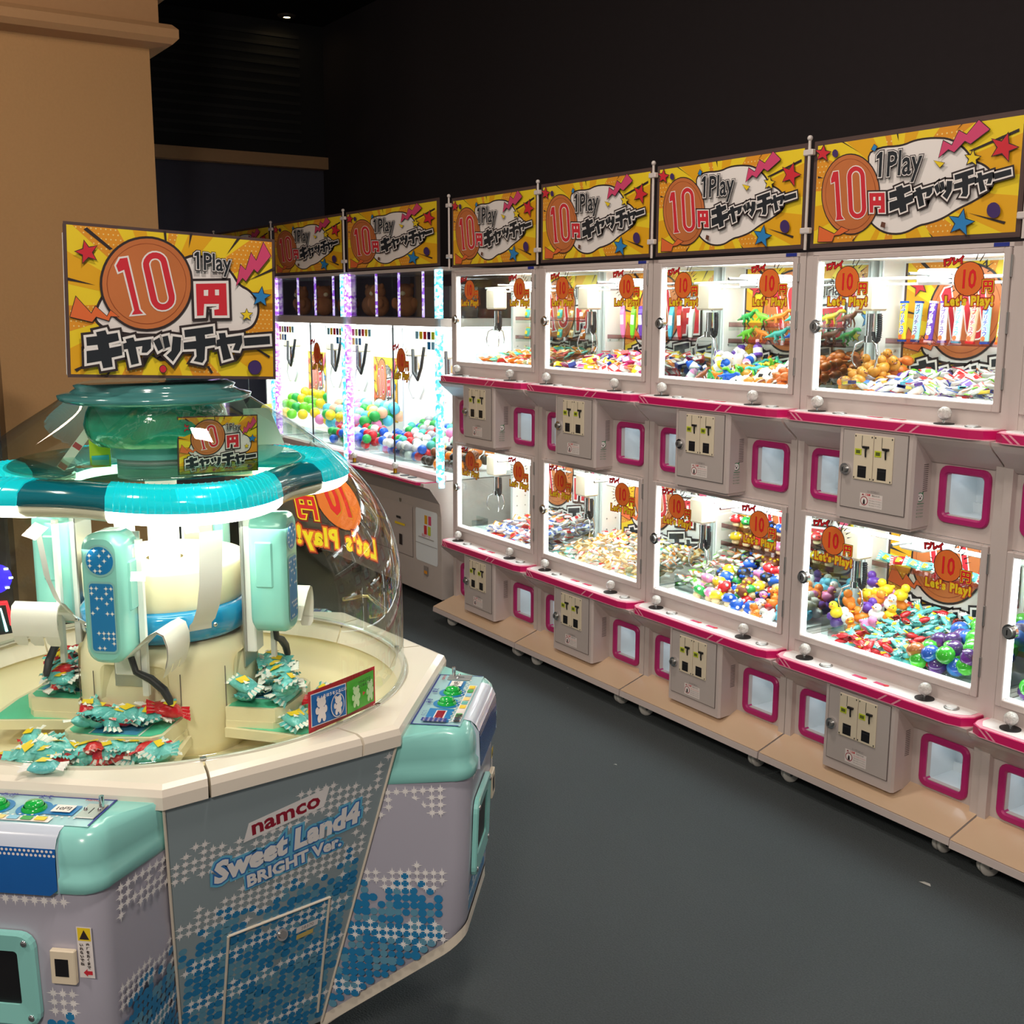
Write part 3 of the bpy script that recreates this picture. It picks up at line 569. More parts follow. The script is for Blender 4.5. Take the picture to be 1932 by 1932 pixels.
mb = MB(); mb.add([(-.446, .02, .1625), (.446, .02, .1625), (.446, -.149, .1075), (-.446, -.149, .1075)], [(0, 3, 2, 1)], mat('step_beige', 'D9BC9C', .22, noise=.04, nscale=4, coat=.3)); mb.build('step_top', bb)
mb = MB(); mb.box(.345, .40, -.006, -.004, 2.077, 2.0895, PAL['N']); mb.build('name_tag', m0)
for x, y, a in ((-.36, -.085, 60), (.36, -.085, 80), (-.36, .62, 20), (.36, .62, 100)): pole_caster(m0, x, y, a)
WHERE = ['at the right edge of the photo, cut by the frame', 'nearest of the four fully seen in the row, selling stick candy and capsules', 'with plastic dinosaurs above and spotted cap toys below', 'with hanging bright tube packs in its upper tier', 'furthest along, next to the lit tall crane cabinets']
tr = capture(m0)
m0['label'] = 'white two-tier prize machine '+WHERE[1]
m0['label'] = 'white two-tier prize machine nearest of the four fully seen in the row'
L5 = ['white two-tier prize machine cut off by the right edge', '', 'white two-tier prize machine with plastic dinosaurs in its upper tier', 'white two-tier prize machine with hanging tube packs in its upper tier', 'white two-tier prize machine furthest along, beside the tall lit crane cabinets']
XC = [.452, -.45, -1.35, -2.25, -3.15]
for i, x in enumerate(XC):
    if i == 1: continue
    c = copy_tree(m0, tr); c.location.x = x; c['label'] = L5[i]
    if i == 0: c.location.y = -.012
for x in XC:
    for dz in (0, DZ):
        area('tier_lamp', (x, .2, 2.05+dz), .6, 6.5, (.95, .98, 1), sy=.25)

# ---------------------------------------------------------------- banners above the row
A = poster_art('banner', .86, .379); _o = A.build('banner', lambda u, v, h: (u-.43, -h, v)); BANM = _o.data; bpy.data.objects.remove(_o)
def make_banner(loc, W=.86, data=None):
    t = thing('banner_sign', 'x', 'sign', loc, 0, 'yellow price banners above the machines')
    mb = MB(); mb.box(-.435, .435, 0, .006, -.004, .384, PAL['B']); pn = mb.build('panel', t)
    o = bpy.data.objects.new('print', data or BANM); COL.objects.link(o); o.parent = pn; o.location = (0, -.0003, 0)
    mb = MB(); mb.tube([(-.448, -.012, -.01), (-.448, -.012, .392)], .006, mat('pole_white', 'D8CEC8', .3, noise=.03), 8); mb.ball((-.448, -.012, .398), .011, mat('pole_white'), 10, 6); po = mb.build('pole', t)
    for z in (.05, .335): mb = MB(); mb.rbox(-.472, -.425, -.022, -.002, z, z+.022, mat('clip_clear', 'D9D0CC', .2, noise=.03), .003); mb.build('clip', t)
    return t
bn = make_banner((-.45, -.006, 2.108)); trb = capture(bn)
bn['label'] = 'yellow 10 yen banner with coin above the nearest fully seen white machine'
BL = ['yellow banner at the right edge, mostly outside the photo', '', 'yellow 10 yen banner above the machine with dinosaurs', 'yellow 10 yen banner above the machine with hanging tube packs', 'yellow 10 yen banner above the furthest white two-tier machine']
for i, x in enumerate(XC):
    if i == 1: continue
    c = copy_tree(bn, trb); c.location = (x, -.006, 2.108); c['label'] = BL[i]

# ================================================================ round candy machine with dome
cm = thing('candy_machine', 'teal and white octagonal candy scoop machine under a clear dome', 'game machine', (-.617, -2.573, 0), R_(4.5))
GREY = mat('print_slate', '9AAAAF', .35, coat=.2, noise=.03, nscale=4); LAV = mat('print_lavender', 'BAB8C6', .35, coat=.2, noise=.03, nscale=4)
DOT1 = mat('dot_blue', '2A86BC', .35, noise=.06); DOT2 = mat('dot_slate_blue', '68A2BC', .35, noise=.05); STAR = mat('star_white', 'FBF8F6', .35, noise=.02)
SKIRT = mat('skirt_ivory', 'E9DECB', .35, noise=.03)
DECK = mat('deck_ivory', 'EFE6D6', .28, noise=.02, nscale=4, coat=.2)
def starpoly(x, y, R):
    return [(x+R*q*math.cos(math.pi*k/8+math.pi/2), y+R*q*math.sin(math.pi*k/8+math.pi/2)) for k, q in enumerate((1, .34, .58, .34)*4)]
def pattern(A, inside, top, g=.0195, seed=1, x0=-.3, x1=.3, y0=0, y1=.9, upper=None, bands=(), nodots=None):
    """dots under the line top(x), stars along bands"""
    rn = random.Random(seed)
    i0, i1, j0, j1 = int(x0/g), int(x1/g), int(y0/g), int(y1/g)
    for i in range(i0, i1+1):
        for j in range(j0, j1+1):
            x, y = (i+.5)*g, (j+.5)*g
            if not inside(x, y): continue
            d = top(x)-y
            if d > 0 and rn.random() < min(.96, .35+d*9):
                rr_ = g*rn.choice((.5, .5, .56, .64 if d > .05 else .5)); c = rn.choice((DOT1, DOT1, DOT2)) if d > .03 else DOT1
                A.poly([(x+rr_*math.cos(R_(36*t)), y+rr_*math.sin(R_(36*t))) for t in range(10)], c); A.n -= 1
    A.n += 1
    for i in range(i0, i1+1):
        for j in range(j0, j1+1):
            x, y = i*g, j*g
            if not inside(x, y): continue
            pr_ = 0
            for b, wd in list(bands):
                q = abs(b(x)-y)/wd
                pr_ = max(pr_, 1 if q < .5 else (.6 if q < 1 else (.12 if q < 1.5 else 0)))
            if rn.random() < pr_: A.poly(starpoly(x, y, g*.74), STAR); A.n -= 1
    A.n += 1
AP = lambda z: .664+.29*(z-.95)
for k in range(4):
    T = Matrix.Rotation(R_(90*k), 4, 'Z')
    hw = lambda z: AP(z)*.4142
    mb = MB()
    mb.add([(AP(.90), -hw(.9), .90), (AP(.90), hw(.9), .90), (AP(.13), hw(.13), .13), (AP(.13), -hw(.13), .13)], [(0, 3, 2, 1)], GREY, T=T)
    pn = mb.build('side_panel', cm)
    mb = MB()
    for s_ in (-1, 1): mb.tube([(AP(.9)+.001, s_*hw(.9), .90), (AP(.13)+.001, s_*hw(.13), .13)], .0035, SKIRT, 6, T=T)
    mb.build('seam_trim', pn)
    if k in (0, 1, 3):
        A = Art()
        ins = lambda x, y: abs(x) < hw(.13+y/1.041)-.012 and .005 < y < .80
        pattern(A, ins, lambda x: .49+.16*x+.02*math.sin(40*x), seed=4+k, bands=[(lambda x: .66+.28*x+.03*math.sin(25*x), .05), (lambda x: .50+.2*x, .045), (lambda x: .36+.15*x, .02), (lambda x: .24+.12*x, .02), (lambda x: .08+.1*x, .015)])
        if k == 0:
            A.layer()
            A.poly([(-.088+.0, .655), (.10, .690), (.108, .742), (-.08, .705)], STAR)
            A.text('namco', .010, .683, .058, 'q', .0016, rot=.17, sx=1.05)
            A.text('Sweet Land4', .025, .592, .078, STAR, .004, [(mat('logo_blue', '3F7FC8', .3, noise=.02), .004), (mat('logo_cyan', '6FC4E8', .3, noise=.02), .010)], rot=.15, shear=.12, sx=.86)
            A.text('BRIGHT Ver.', .045, .545, .046, STAR, .002, [(mat('logo_blue'), .0035), (mat('logo_cyan'), .007)], rot=.15, sx=.92)
        fn = lambda u, v, h: tuple(T @ Vector((AP(.13+v/1.041)+h, u, .13+v/1.041)))
        A.build('panel_print', fn, pn)
    if k == 0:
        zz = lambda v: v
        P = lambda t, z, h=0: (AP(z)+h, t, z)
        mb = MB()
        for a, b in (((-.102, .515), (.148, .525)), ((.148, .525), (.160, .17)), ((-.102, .515), (-.09, .13))):
            mb.tube([P(*a, .002), P(*b, .002)], .0035, SKIRT, 6)
        dr = mb.build('service_door', cm)
        mb = MB(); mb.cyl((0, 0, 0), .014, 0, .010, CHROME, 16); mb.cyl((0, 0, .01), .009, 0, .006, STEEL, 12); mb.build('door_lock', dr, P(.03, .465), (0, R_(90-16), 0))
        A = Art(); A.rect(.07, .338, .125, .356, 'w'); A.text('28370', .098, .343, .013, 'e'); A.rect(.072, .318, .115, .332, mat('masking_tape', 'D9BE6A', .6, noise=.05)); A.build('door_tags', lambda u, v, h: P(u, v/1.041+.13-.005+.1*(u-.07), .001+h), dr)
mb = MB(); ok_ = [(.42*math.cos(R_(22.5+45*k)), .42*math.sin(R_(22.5+45*k))) for k in range(8)]
mb.prism(ok_, .035, .15, mat('base_dark', '26282C', .6, noise=.1)); mb.build('base', cm)
for k in range(4):
    a = R_(45+90*k); mb = MB(); mb.cyl((.34*math.cos(a), .34*math.sin(a), 0), .035, 0, .012, DARK, 14); mb.cyl((.34*math.cos(a), .34*math.sin(a), 0), .012, .012, .04, STEEL, 10); mb.build('foot', cm)
# deck ring: corner pieces over the stations, mid pieces over the logo panels
def octpt(a, R=.719):  # radius of the octagon in direction a (degrees)
    m_ = ((a+22.5) % 45)-22.5
    return R*math.cos(R_(22.5))/math.cos(R_(m_ if True else 0))
for k in range(8):
    c = 45*k; half = 15.0 if k % 2 == 0 else 30.0   # mid pieces narrow, corner pieces wide
    angs = [c-half+.25, *[c-half+2*half*q/12 for q in range(1, 12)], c+half-.25]
    if k % 2: angs = sorted(set(angs+[c-22.5, c+22.5, c-22.2, c+22.2, c-22.8, c+22.8]))
    rings = []
    for a in angs:
        m_ = ((a+22.5) % 45)-22.5; Ro = .664/math.cos(R_(m_))
        pr_ = [(.600, .94), (.606, .952), (Ro-.022, .952), (Ro-.006, .946), (Ro, .932), (Ro-.002, .905), (Ro-.016, .898), (.58, .898)]
        rings.append([(r_*math.cos(R_(a)), r_*math.sin(R_(a)), z) for r_, z in pr_])
    mb = MB(); mb.loft(rings, DECK, True, True, True, smooth=False); mb.build('deck_segment', cm)
mb = MB(); mb.lathe([(.586, .953), (.60, .956), (.604, .951)], mat('gasket_clear', 'CFC9B8', .2, noise=.03, coat=.4), 72)
for k in range(8): mb.cyl((.601*math.cos(R_(k*45+30)), .601*math.sin(R_(k*45+30)), .956), .007, 0, .003, CHROME, 10)
mb.build('dome_gasket', cm)
# control stations
BLUEP = mat('station_blue', '1B62B0', .2, coat=.6, noise=.08, nscale=14)
CTRL = mat('control_print', 'A8D4DC', .25, coat=.4, noise=.02)
GREEN = mat('button_green', '1FB84A', .15, coat=.6, noise=.03)
for k in range(4):
    a = 45+90*k; T = Matrix.Rotation(R_(a), 4, 'Z')
    nin = lambda z: .655-.29*(.92-z)
    def sec(z, wd, no, rd=.05, zz=None):
        hn = nin(z)*.4142-.004
        P = [(nin(z)-.004, -hn)]
        for q in range(6): t_ = R_(-90+90*q/5); P.append((no-rd+rd*math.cos(t_), -wd+rd+rd*math.sin(t_)))
        for q in range(6): t_ = R_(90*q/5); P.append((no-rd+rd*math.cos(t_), wd-rd+rd*math.sin(t_)))
        P.append((nin(z)-.004, hn))
        return [(x, y, z if zz is None else zz(x)) for x, y in P]
    zb_ = lambda x: .11+.27*max(0, (x-.43))/.36
    mb = MB()
    mb.loft([sec(.80, .212, .806), sec(.60, .203, .80), sec(.42, .195, .79), sec(.13, .185, .786, zz=lambda x: zb_(x)+.028)], LAV, False, smooth=True)
    st = mb.build('control_station', cm)
    mb = MB(); mb.loft([sec(.13, .188, .790, zz=lambda x: zb_(x)+.030), sec(.13, .188, .790, zz=zb_), sec(.13, .15, .74, zz=lambda x: zb_(x)-.004)], SKIRT, False, False, True, smooth=False); mb.build('skirt', st)
    mb = MB()
    mb.loft([sec(.80, .216, .812), sec(.805, .219, .816), sec(.83, .220, .818), sec(.838, .214, .811), sec(.86, .216, .813), sec(.885, .215, .812), sec(.905, .211, .806), sec(.918, .203, .796), sec(.921, .195, .785)], TEAL, False, False, True, smooth=True)
    cap = mb.build('station_cap', st)
    # control print, wraps over the front edge
    mb = MB()
    path = [(.660, .9225), (.782, .9225), (.800, .9195), (.812, .909), (.8195, .893)]
    rs = [[(n_, -.182 if q < 2 else -.135, z_), (n_, .182 if q < 2 else .135, z_)] for q, (n_, z_) in enumerate(path)]
    mb.loft(rs[:2], CTRL, False, smooth=False)
    mb.loft([[(.782, -.135, .9225), (.782, .135, .9225)]]+[[(n_, -.135, z_), (n_, .135, z_)] for n_, z_ in path[2:]], mat('edge_silver', 'C9D4E4', .18, coat=.5, noise=.03), False)
    mb.loft([[(.8195, -.135, .893), (.8195, .135, .893)], [(.822, -.135, .86), (.822, .135, .86)], [(.8215, -.135, .812), (.8215, .135, .812)], [(.8215, -.12, .800), (.8215, .12, .800)]], BLUEP, False)
    for s_ in (-1, 1): mb.add([(.80, s_*.136, .9195), (.8195, s_*.136, .893), (.822, s_*.136, .80), (.80, s_*.136, .80)], [(0, 1, 2, 3)], mat('edge_silver'))
    mb.build('control_panel', cap)
    A = Art(); F_ = lambda u, v, h: (.72-v, u, .9226+h)
    A.rect(-.182, .052, .182, .056, 'N'); A.rect(-.182, -.058, -.178, .056, 'N'); A.rect(.178, -.058, .182, .056, 'N')
    for x in (-.036, .042): A.circ(x, -.004, .034, 'a', 20)
    A.rect(-.165, -.03, -.075, .03, 'a'); A.rect(.072, -.024, .13, .018, 'a')
    for q in range(26): A.circ(-.16+.0125*q, -.034+.004*(q % 2), .0028, 'w', 6); A.n -= 1
    A.n += 1
    A.rect(-.16, -.058, .10, -.037, 'w')
    for q in range(9): A.rect(-.155+q*.028, -.055, -.155+q*.028+.022, -.040, ('s', 'G', 'w', 'y', 't', 'D', 's', 'G', 'y')[q])
    A.text('高得点', -.14, -.056, .017, 'k', .0006)
    A.rect(.082, -.018, .122, .012, 'w'); A.text('10円', .102, -.009, .016, 'k', .0004)
    A.text('namco', .145, .034, .014, 'q', .0003)
    A.text('まえ', .042, .034, .016, 'N', .0006); A.text('みぎ', -.036, .034, .016, 'N', .0006)
    A.rect(-.172, -.026, -.150, .034, 'N'); 
    for q in range(5): A.text('あそびかた', -.161, -.02+q*.011, .006, 'w')
    A.text('のこり', -.125, .030, .013, 'N')
    A.build('panel_graphics', F_, cap)
    A = Art()
    for q in range(30):
        for s_ in (0, 1): A.circ(-.128+.0088*q+.0044*s_, .004-.0085*s_, .003, 'w', 6); A.n -= 1
    A.build('edge_dots', lambda u, v, h: (.8205+h, u, .884+v), cap)
    for x in (-.036, .042):
        mb = MB(); mb.lathe([(.024, 0), (.024, .004), (.020, .008)], GREEN, 20); mb.lathe([(.018, .006), (.018, .012), (.014, .016), (.001, .018)], GREEN, 20, smooth=True); mb.build('push_button', st, (.724, x, .923))
    mb = MB(); mb.rbox(-.03, .03, -.02, .02, 0, .003, STEEL, .001); mb.box(-.012, .012, -.001, .001, .003, .0034, BLACK)
    for q in (-.02, .02): mb.ball((-.004, q*.7, .004), .004, CHROME, 10, 5)
    mb.cyl((-.018, .012, 0), .005, .003, .026, CHROME, 12); mb.build('coin_slot', st, (.722, .158, .923))
    mb = MB(); mb.rbox(-.013, .013, -.03, .03, 0, .002, PAL['w'], .0006); mb.box(-.010, .010, -.026, .026, .002, .0024, mat('display_red', '3A0C10', .2, emit=.4, ecol='D0203A')); mb.build('display', st, (.722, -.118, .923))
    # prize hatch on the outer face
    mb = MB(); o_ = rrect(-.135, .075, .515, .715, .03); i_ = rrect(-.098, .038, .560, .675, .008)
    nf = lambda z: (.80+(z-.6)*.03 if z > .6 else .79+(z-.42)*.0556)+.002
    q3 = lambda P_, h: [(nf(z)+h, t_, z) for t_, z in P_]
    mb.loft([q3(o_, 0), q3(o_, .010), q3(rrect(-.13, .07, .520, .710, .027), .013), q3(i_, .009), q3(i_, -.03)], TEAL, smooth=False)
    hh = mb.build('prize_hatch', st)
    mb = MB(); mb.add(q3([(-.10, .555), (.04, .555), (.04, .68), (-.10, .68)], .0045), [(0, 1, 2, 3)], BLACK); mb.build('hatch_opening', hh)
    mb = MB()
    for t_ in (-.12, .056):
        for z_ in (.535, .695): mb.ball((nf(z_)+.013, t_, z_), .007, CHROME, 10, 5, sc=(.5, 1, 1))
    mb.build('screws', hh)
    mb = MB(); mb.rbox(nf(.65), nf(.65)+.012, .105, .155, .615, .685, IVORY, .002); mb.box(nf(.65)+.0115, nf(.65)+.0125, .115, .142, .632, .668, BLACK); mb.build('coin_return', st)
    A = Art(); A.rect(.157, .625, .187, .732, 'w'); A.rect(.159, .703, .185, .730, 'y'); A.poly([(.162, .706), (.182, .706), (.172, .726)], 'k')
    A.poly([(.165, .636), (.173, .644), (.173, .640), (.183, .640), (.183, .632), (.173, .632), (.173, .628)], 'r')
    for s_, tx in ((.178, 'ゆびをおくまで'), (.166, 'いれないでね')):
        for q, ch in enumerate(tx): A.text(ch, s_, .693-q*.0078, .0075, 'k', .0003)
    A.build('warning_label', lambda u, v, h: (nf(v)+h-.0005, u, v), st)
    # prints on outer face and sides
    A = Art(); ins = lambda x, y: abs(x) < .14 and y > .42 and y < .795 and not (-.15 < x < .085 and .50 < y < .73) and not (.095 < x < .20 and .60 < y < .74)
    pattern(A, ins, lambda x: .55, x0=-.15, x1=.15, y0=.38, y1=.80, seed=20+k, bands=[(lambda x: .785, .02), (lambda x: .56, .03), (lambda x: .47, .012)])
    A.build('front_print', lambda u, v, h: (nf(v)+h-.002, u, v), st)
    for s_ in (-1, 1):
        def sy_(n_, z):
            wd = .186+.026*(z-.13)/.67; a_ = nin(z)-.004; q = (n_-a_)/(.75-a_); return nin(z)*.4142-.004+(wd-nin(z)*.4142+.004)*q
        ins = lambda x, y: nin(y)+.006 < x < .745 and zb_(x)+.045 < y < .79
        A = Art(); pattern(A, ins, lambda x: .545+.02*math.sin(50*x), x0=.4, x1=.80, y0=.1, y1=.8, seed=30+k*2+s_, bands=[(lambda x: .78, .024), (lambda x: .74, .02), (lambda x: .55, .03), (lambda x: .40, .02), (lambda x: .24, .016)])
        A.build('side_print', lambda u, v, h, s_=s_: (u, s_*(sy_(u, v)+.003+h), v), st)
    st.rotation_euler = (0, 0, R_(a))
# children of each station were authored in the station frame; move the station mesh itself into that frame too
# playfield: bowl, central housing, trays
mb = MB(); mb.lathe([(.20, .80), (.50, .795), (.575, .82), (.588, .88), (.60, .94)], CREAM, 64); mb.build('bowl', cm)
mb = MB()
mb.lathe([(.165, .80), (.205, .80), (.214, .83), (.216, .98), (.212, 1.04), (.198, 1.075), (.17, 1.088), (.05, 1.09)], CREAM, 48); hs = mb.build('housing', cm)
for k in range(4):
    T = Matrix.Rotation(R_(45+90*k), 4, 'Z')
    mb = MB(); P = lambda t_, z: (math.sqrt(max(.0001, .2195**2-t_*t_)), t_, z)
    pts = rrect(-.085, .085, .93, 1.045, .025, 4)
    mb.add([P(*q) for q in pts], [list(range(len(pts)))], mat('cream_inset', 'E9DDB4', .4, noise=.02), T=T)
    lip = [(.217, -.085, .945), (.25, -.05, .935), (.262, 0, .93), (.25, .05, .935), (.217, .085, .945), (.21, .05, .915), (.215, 0, .91), (.21, -.05, .915)]
    mb.add(lip, [(0, 1, 7), (1, 2, 6, 7), (2, 3, 5, 6), (3, 4, 5)], CREAM, T=T); mb.build('recess_face', hs)
    for s_ in (-1, 1):
        mb = MB(); mb.tube([(.2185*math.cos(R_(s_*30)), .2185*math.sin(R_(s_*30)), .84), (.2185*math.cos(R_(s_*30)), .2185*math.sin(R_(s_*30)), 1.02)], .0012, SEAM, 5, T=T); mb.build('seam_line', hs)
mb = MB(); mb.lathe([(.19, 1.088), (.205, 1.10), (.207, 1.15), (.195, 1.165), (.16, 1.167)], mat('band_blue', '1E9CD8', .12, coat=.7, noise=.04), 48); mb.build('blue_band', cm)
mb = MB(); mb.lathe([(.19, 1.165), (.197, 1.18), (.198, 1.255), (.192, 1.268), (.182, 1.262), (.18, 1.20), (.02, 1.195)], CREAM, 48); mb.build('drum', cm)
mb = MB(); mb.lathe([(.07, 1.195), (.075, 1.215), (.06, 1.25), (.05, 1.26), (.045, 1.262)], CREAM, 28); mb.lathe([(.038, 1.25), (.038, 1.46)], WHITE2, 24); mb.build('center_pole', cm)
PLAY = mat('tray_mint', '66DDB4', .25, coat=.4, noise=.03); PLAYB = mat('tray_print_blue', '4EA6D6', .25, noise=.1, nscale=60)
for k in range(4):
    T = Matrix.Rotation(R_(45+90*k), 4, 'Z')
    def sh(n0, n1, w0, w1): return [(n0, -w0), (n1-.02, -w1), (n1, -w1+.02), (n1+.012, 0), (n1, w1-.02), (n1-.02, w1), (n0, w0)]
    mb = MB(); mb.prism(sh(.19, .335, .12, .12), .885, .918, CREAM, T=T); mb.add([tuple(T @ Vector((x, y, .9186))) for x, y in sh(.195, .328, .112, .112)], [list(range(7))], PLAY)
    mb.add([tuple(T @ Vector((x, y, .9192))) for x, y in ((.20, -.05), (.325, -.05), (.325, .06), (.20, .06))], [(0, 1, 2, 3)], PLAYB)
    for y in (-.055, .065): mb.add([tuple(T @ Vector((x, y+d, .9195))) for x, d in ((.20, 0), (.33, 0), (.33, .004), (.20, .004))], [(0, 1, 2, 3)], WHITE2)
    tr_ = mb.build('pusher_tray', cm)
    mb = MB(); mb.prism(sh(.19, .42, .13, .16), .845, .868, CREAM, T=T); mb.add([tuple(T @ Vector((x, y, .8686))) for x, y in sh(.2, .41, .12, .148)], [list(range(7))], PLAY); mb.prism(sh(.19, .33, .122, .122), .868, .885, CREAM, T=T); mb.build('lower_tray', cm)
    # arm with star plate, claw drive
    mb = MB(); W_ = .048
    prf = rrect(-W_, W_, 1.085, 1.385, .035, 5)
    rg = lambda x, g: [(x, y*(1-g/W_*.9), 1.235+(z-1.235)*(1-g/.16)) for y, z in prf]
    mb.loft([rg(.235, .012), rg(.245, .0), rg(.315, 0), rg(.325, .004), rg(.330, .012)], TEAL, True, True, True, T=T)
    mb.rbox(.25, .30, -W_-.004, W_+.004, 1.20, 1.32, TEAL, .006, T=T)
    ar = mb.build('claw_arm', cm)
    A = Art(); A.circ(0, .325, .037, mat('plate_rim', '8FC4C4', .3, noise=.02), 24); A.circ(0, .325, .032, 'a', 24)
    A.poly(rrect(-.032, .032, .112, .278, .012), mat('plate_rim')); A.poly(rrect(-.028, .028, .117, .273, .008), 'a')
    rn = random.Random(5)
    for i in range(-2, 3):
        for j in range(13):
            x, y = i*.0115, .124+j*.0115
            if rn.random() < .52 and (j < 4 or j > 6): A.poly(starpoly(x, y, .0062), STAR); A.n -= 1
    for i in range(-2, 3):
        for j in range(-2, 3):
            if rn.random() < .6 and i*i+j*j < 6: A.poly(starpoly(i*.0115, .325+j*.0115, .0062), STAR); A.n -= 1
    A.build('star_plate', lambda u, v, h: tuple(T @ Vector((.3305+h, u, v+1.0))), ar)
    # scoop: bent white sheet beside the arm
    pf = [(.045, 1.10), (.075, 1.13), (.105, 1.158), (.125, 1.168), (.142, 1.16), (.150, 1.135), (.150, 1.11), (.144, 1.085)]
    mb = MB(); n0, n1 = .215, .335
    mb.loft([[(n0, y, z), (n1, y, z)] for y, z in pf], mat('scoop_white', 'F4EFE9', .3, noise=.02), False, T=T)
    mb.loft([[(n0, y-.003, z-.003), (n1, y-.003, z-.003)] for y, z in pf], mat('scoop_white'), False, T=T)
    for q in range(3): x = n0+q*.0425; mb.loft([[(x, .144, 1.085), (x+.036, .144, 1.085)], [(x, .138, 1.068), (x+.036, .138, 1.068)], [(x+.006, .132, 1.058), (x+.030, .132, 1.058)]], mat('scoop_white'), False, T=T)
    sc = mb.build('scoop', cm)
    mb = MB(); mb.tube([(.27, .03, 1.085), (.27, .04, 1.05), (.27, .075, 1.035), (.27, .105, 1.01), (.27, .118, .985), (.27, .120, .975)], [.008, .008, .010, .010, .009, .006], DARK, 8, T=T); mb.build('bent_finger', cm)
    mb = MB(); mb.rbox(.215, .24, -.027, .027, 1.03, 1.37, WHITE2, .003, T=T); mb.box(.212, .216, -.04, .04, .995, 1.37, STEEL, T=T); mb.box(.25, .262, .05, .064, .99, 1.36, WHITE2, T=T); mb.build('guide_channel', cm)
    T2 = Matrix.Rotation(R_(90*k), 4, 'Z')
    mb = MB(); mb.loft([[(x, -.028, z), (x, .028, z)] for x, z in ((.30, 1.375), (.285, 1.25), (.265, 1.19), (.235, 1.15), (.212, 1.135), (.209, 1.12))], WHITE2, False, T=T2)
    for s_ in (-1, 1): mb.ball((.213, s_*.036, 1.128), .006, CHROME, 8, 5, T=T2)
    mb.build('bracket', cm)
# lamp ring
def Rr(a): return .384+.054*math.cos(4*R_(a))
CY = mat('lamp_cover_cyan', '18C8D4', .15, coat=.6, emit=.55, ecol='10D8E8', noise=.03); CYD = mat('link_cover_teal', '0A7F96', .15, coat=.7, noise=.05)
TUBE = mat('lamp_tube', 'FFFFFF', .5, emit=9, ecol='FFFBEA')
def arc(a0, a1, prof, m, n=18, name='x', parent=None, caps=True):
    rings = []
    for i in range(n+1):
        a = a0+(a1-a0)*i/n; R0 = Rr(a); c_, s_ = math.cos(R_(a-8)), math.sin(R_(a-8))
        rings.append([((R0+d)*c_, (R0+d)*s_, z) for d, z in prof])
    mb = MB(); mb.loft(rings, m, True, caps, caps); return mb.build(name, parent)
topP = [(-.045, 1.451), (-.045, 1.476), (-.030, 1.498), (-.005, 1.508), (.020, 1.501), (.040, 1.481), (.046, 1.451)]
lowP = [(-.043, 1.450), (.044, 1.450), (.042, 1.426), (.028, 1.408), (.0, 1.402), (-.028, 1.408), (-.042, 1.426)]
lowP = [(d, 1.4505-(1.4505-z)*.66) for d, z in lowP]
smal = lambda P, k_: [(d*k_, 1.451+(z-1.451)*k_) for d, z in P]
for k in range(4):
    c = 90*k
    lc = arc(c-29, c+29, topP, CY, 18, 'lamp_cover', cm); arc(c-29, c+29, lowP, TUBE, 18, 'lamp_diffuser', cm)
    mb = MB()
    for q in range(26):
        a = c-26+2*q; R0 = Rr(a)
        mb.tube([((R0+d*1.01)*math.cos(R_(a-8)), (R0+d*1.01)*math.sin(R_(a-8)), z+.0005) for d, z in topP[1:]], .0012, CY, 4, caps=False)
    mb.build('ribs', lc)
    arc(c+29, c+61, smal(topP, .93), CYD, 12, 'link_cover', cm); arc(c+29, c+61, smal(lowP, .93), mat('link_cream', 'EDE6CF', .2, coat=.4, noise=.02), 12, 'link_diffuser', cm)
mb = MB(); mb.lathe([(.05, 1.508), (.34, 1.514), (.355, 1.506), (.335, 1.512), (.05, 1.502)], glass('aqua_disc', 'C4E6DC', .08, .05, .5), 60); mb.build('clear_disc', cm)
# green crystal crown and neck
CRN = mat('crown_green', '2E9E7A', .12, coat=.6, noise=.35, nscale=22, bump=.8)
mb = MB(); mb.lathe([(.10, 1.545), (.15, 1.552), (.165, 1.57), (.172, 1.60), (.165, 1.63), (.155, 1.65), (.19, 1.660), (.20, 1.664)], CRN, 56); mb.build('crown', cm)
mb = MB(); mb.lathe([(.10, 1.47), (.10, 1.52)], mat('neck_grey', '9C9EA0', .4, noise=.08), 32); mb.lathe([(.112, 1.52), (.112, 1.548)], mat('neck_aqua', '6CB8B8', .3, noise=.04), 32); mb.build('neck', cm)
# dome
pd = [(.594, .952), (.594, 1.104)]
for q in range(1, 25):
    th = q/24*math.pi/2; pd.append((.222+.372*math.cos(th)**(2/.896), 1.104+.56*math.sin(th)**(2/2.978)))
mb = MB(); mb.lathe(pd, DOMEG, 96); dm = mb.build('dome', cm)
mb = MB(); mb.lathe([(.600, .953), (.603, .960), (.597, .964)], ACR, 96); mb.build('dome_rim', cm)
mb = MB(); mb.lathe([(.21, 1.655), (.225, 1.662), (.228, 1.672), (.20, 1.678), (.185, 1.688), (.19, 1.695), (.17, 1.701), (.01, 1.701)], mat('collar_teal', '4C8C8A', .15, coat=.6, noise=.05), 56); mb.build('collar', cm)
mb = MB(); mb.tube([(-.02, .60, 1.0), (-.02, .64, 1.0), (-.02, .66, 1.005), (-.13, .66, 1.03), (-.14, .64, 1.03), (-.14, .58, 1.03)], .006, mat('handle_brass', 'C9B98A', .2, .9, noise=.04), 8); mb.build('dome_handle', cm)
def drr(z):
    s_ = max(0, min(1, ((z-1.104)/.56)))**(2.978/2); th = math.asin(min(1, s_)); return .594 if z <= 1.104 else .222+.372*math.cos(th)**(2/.896)
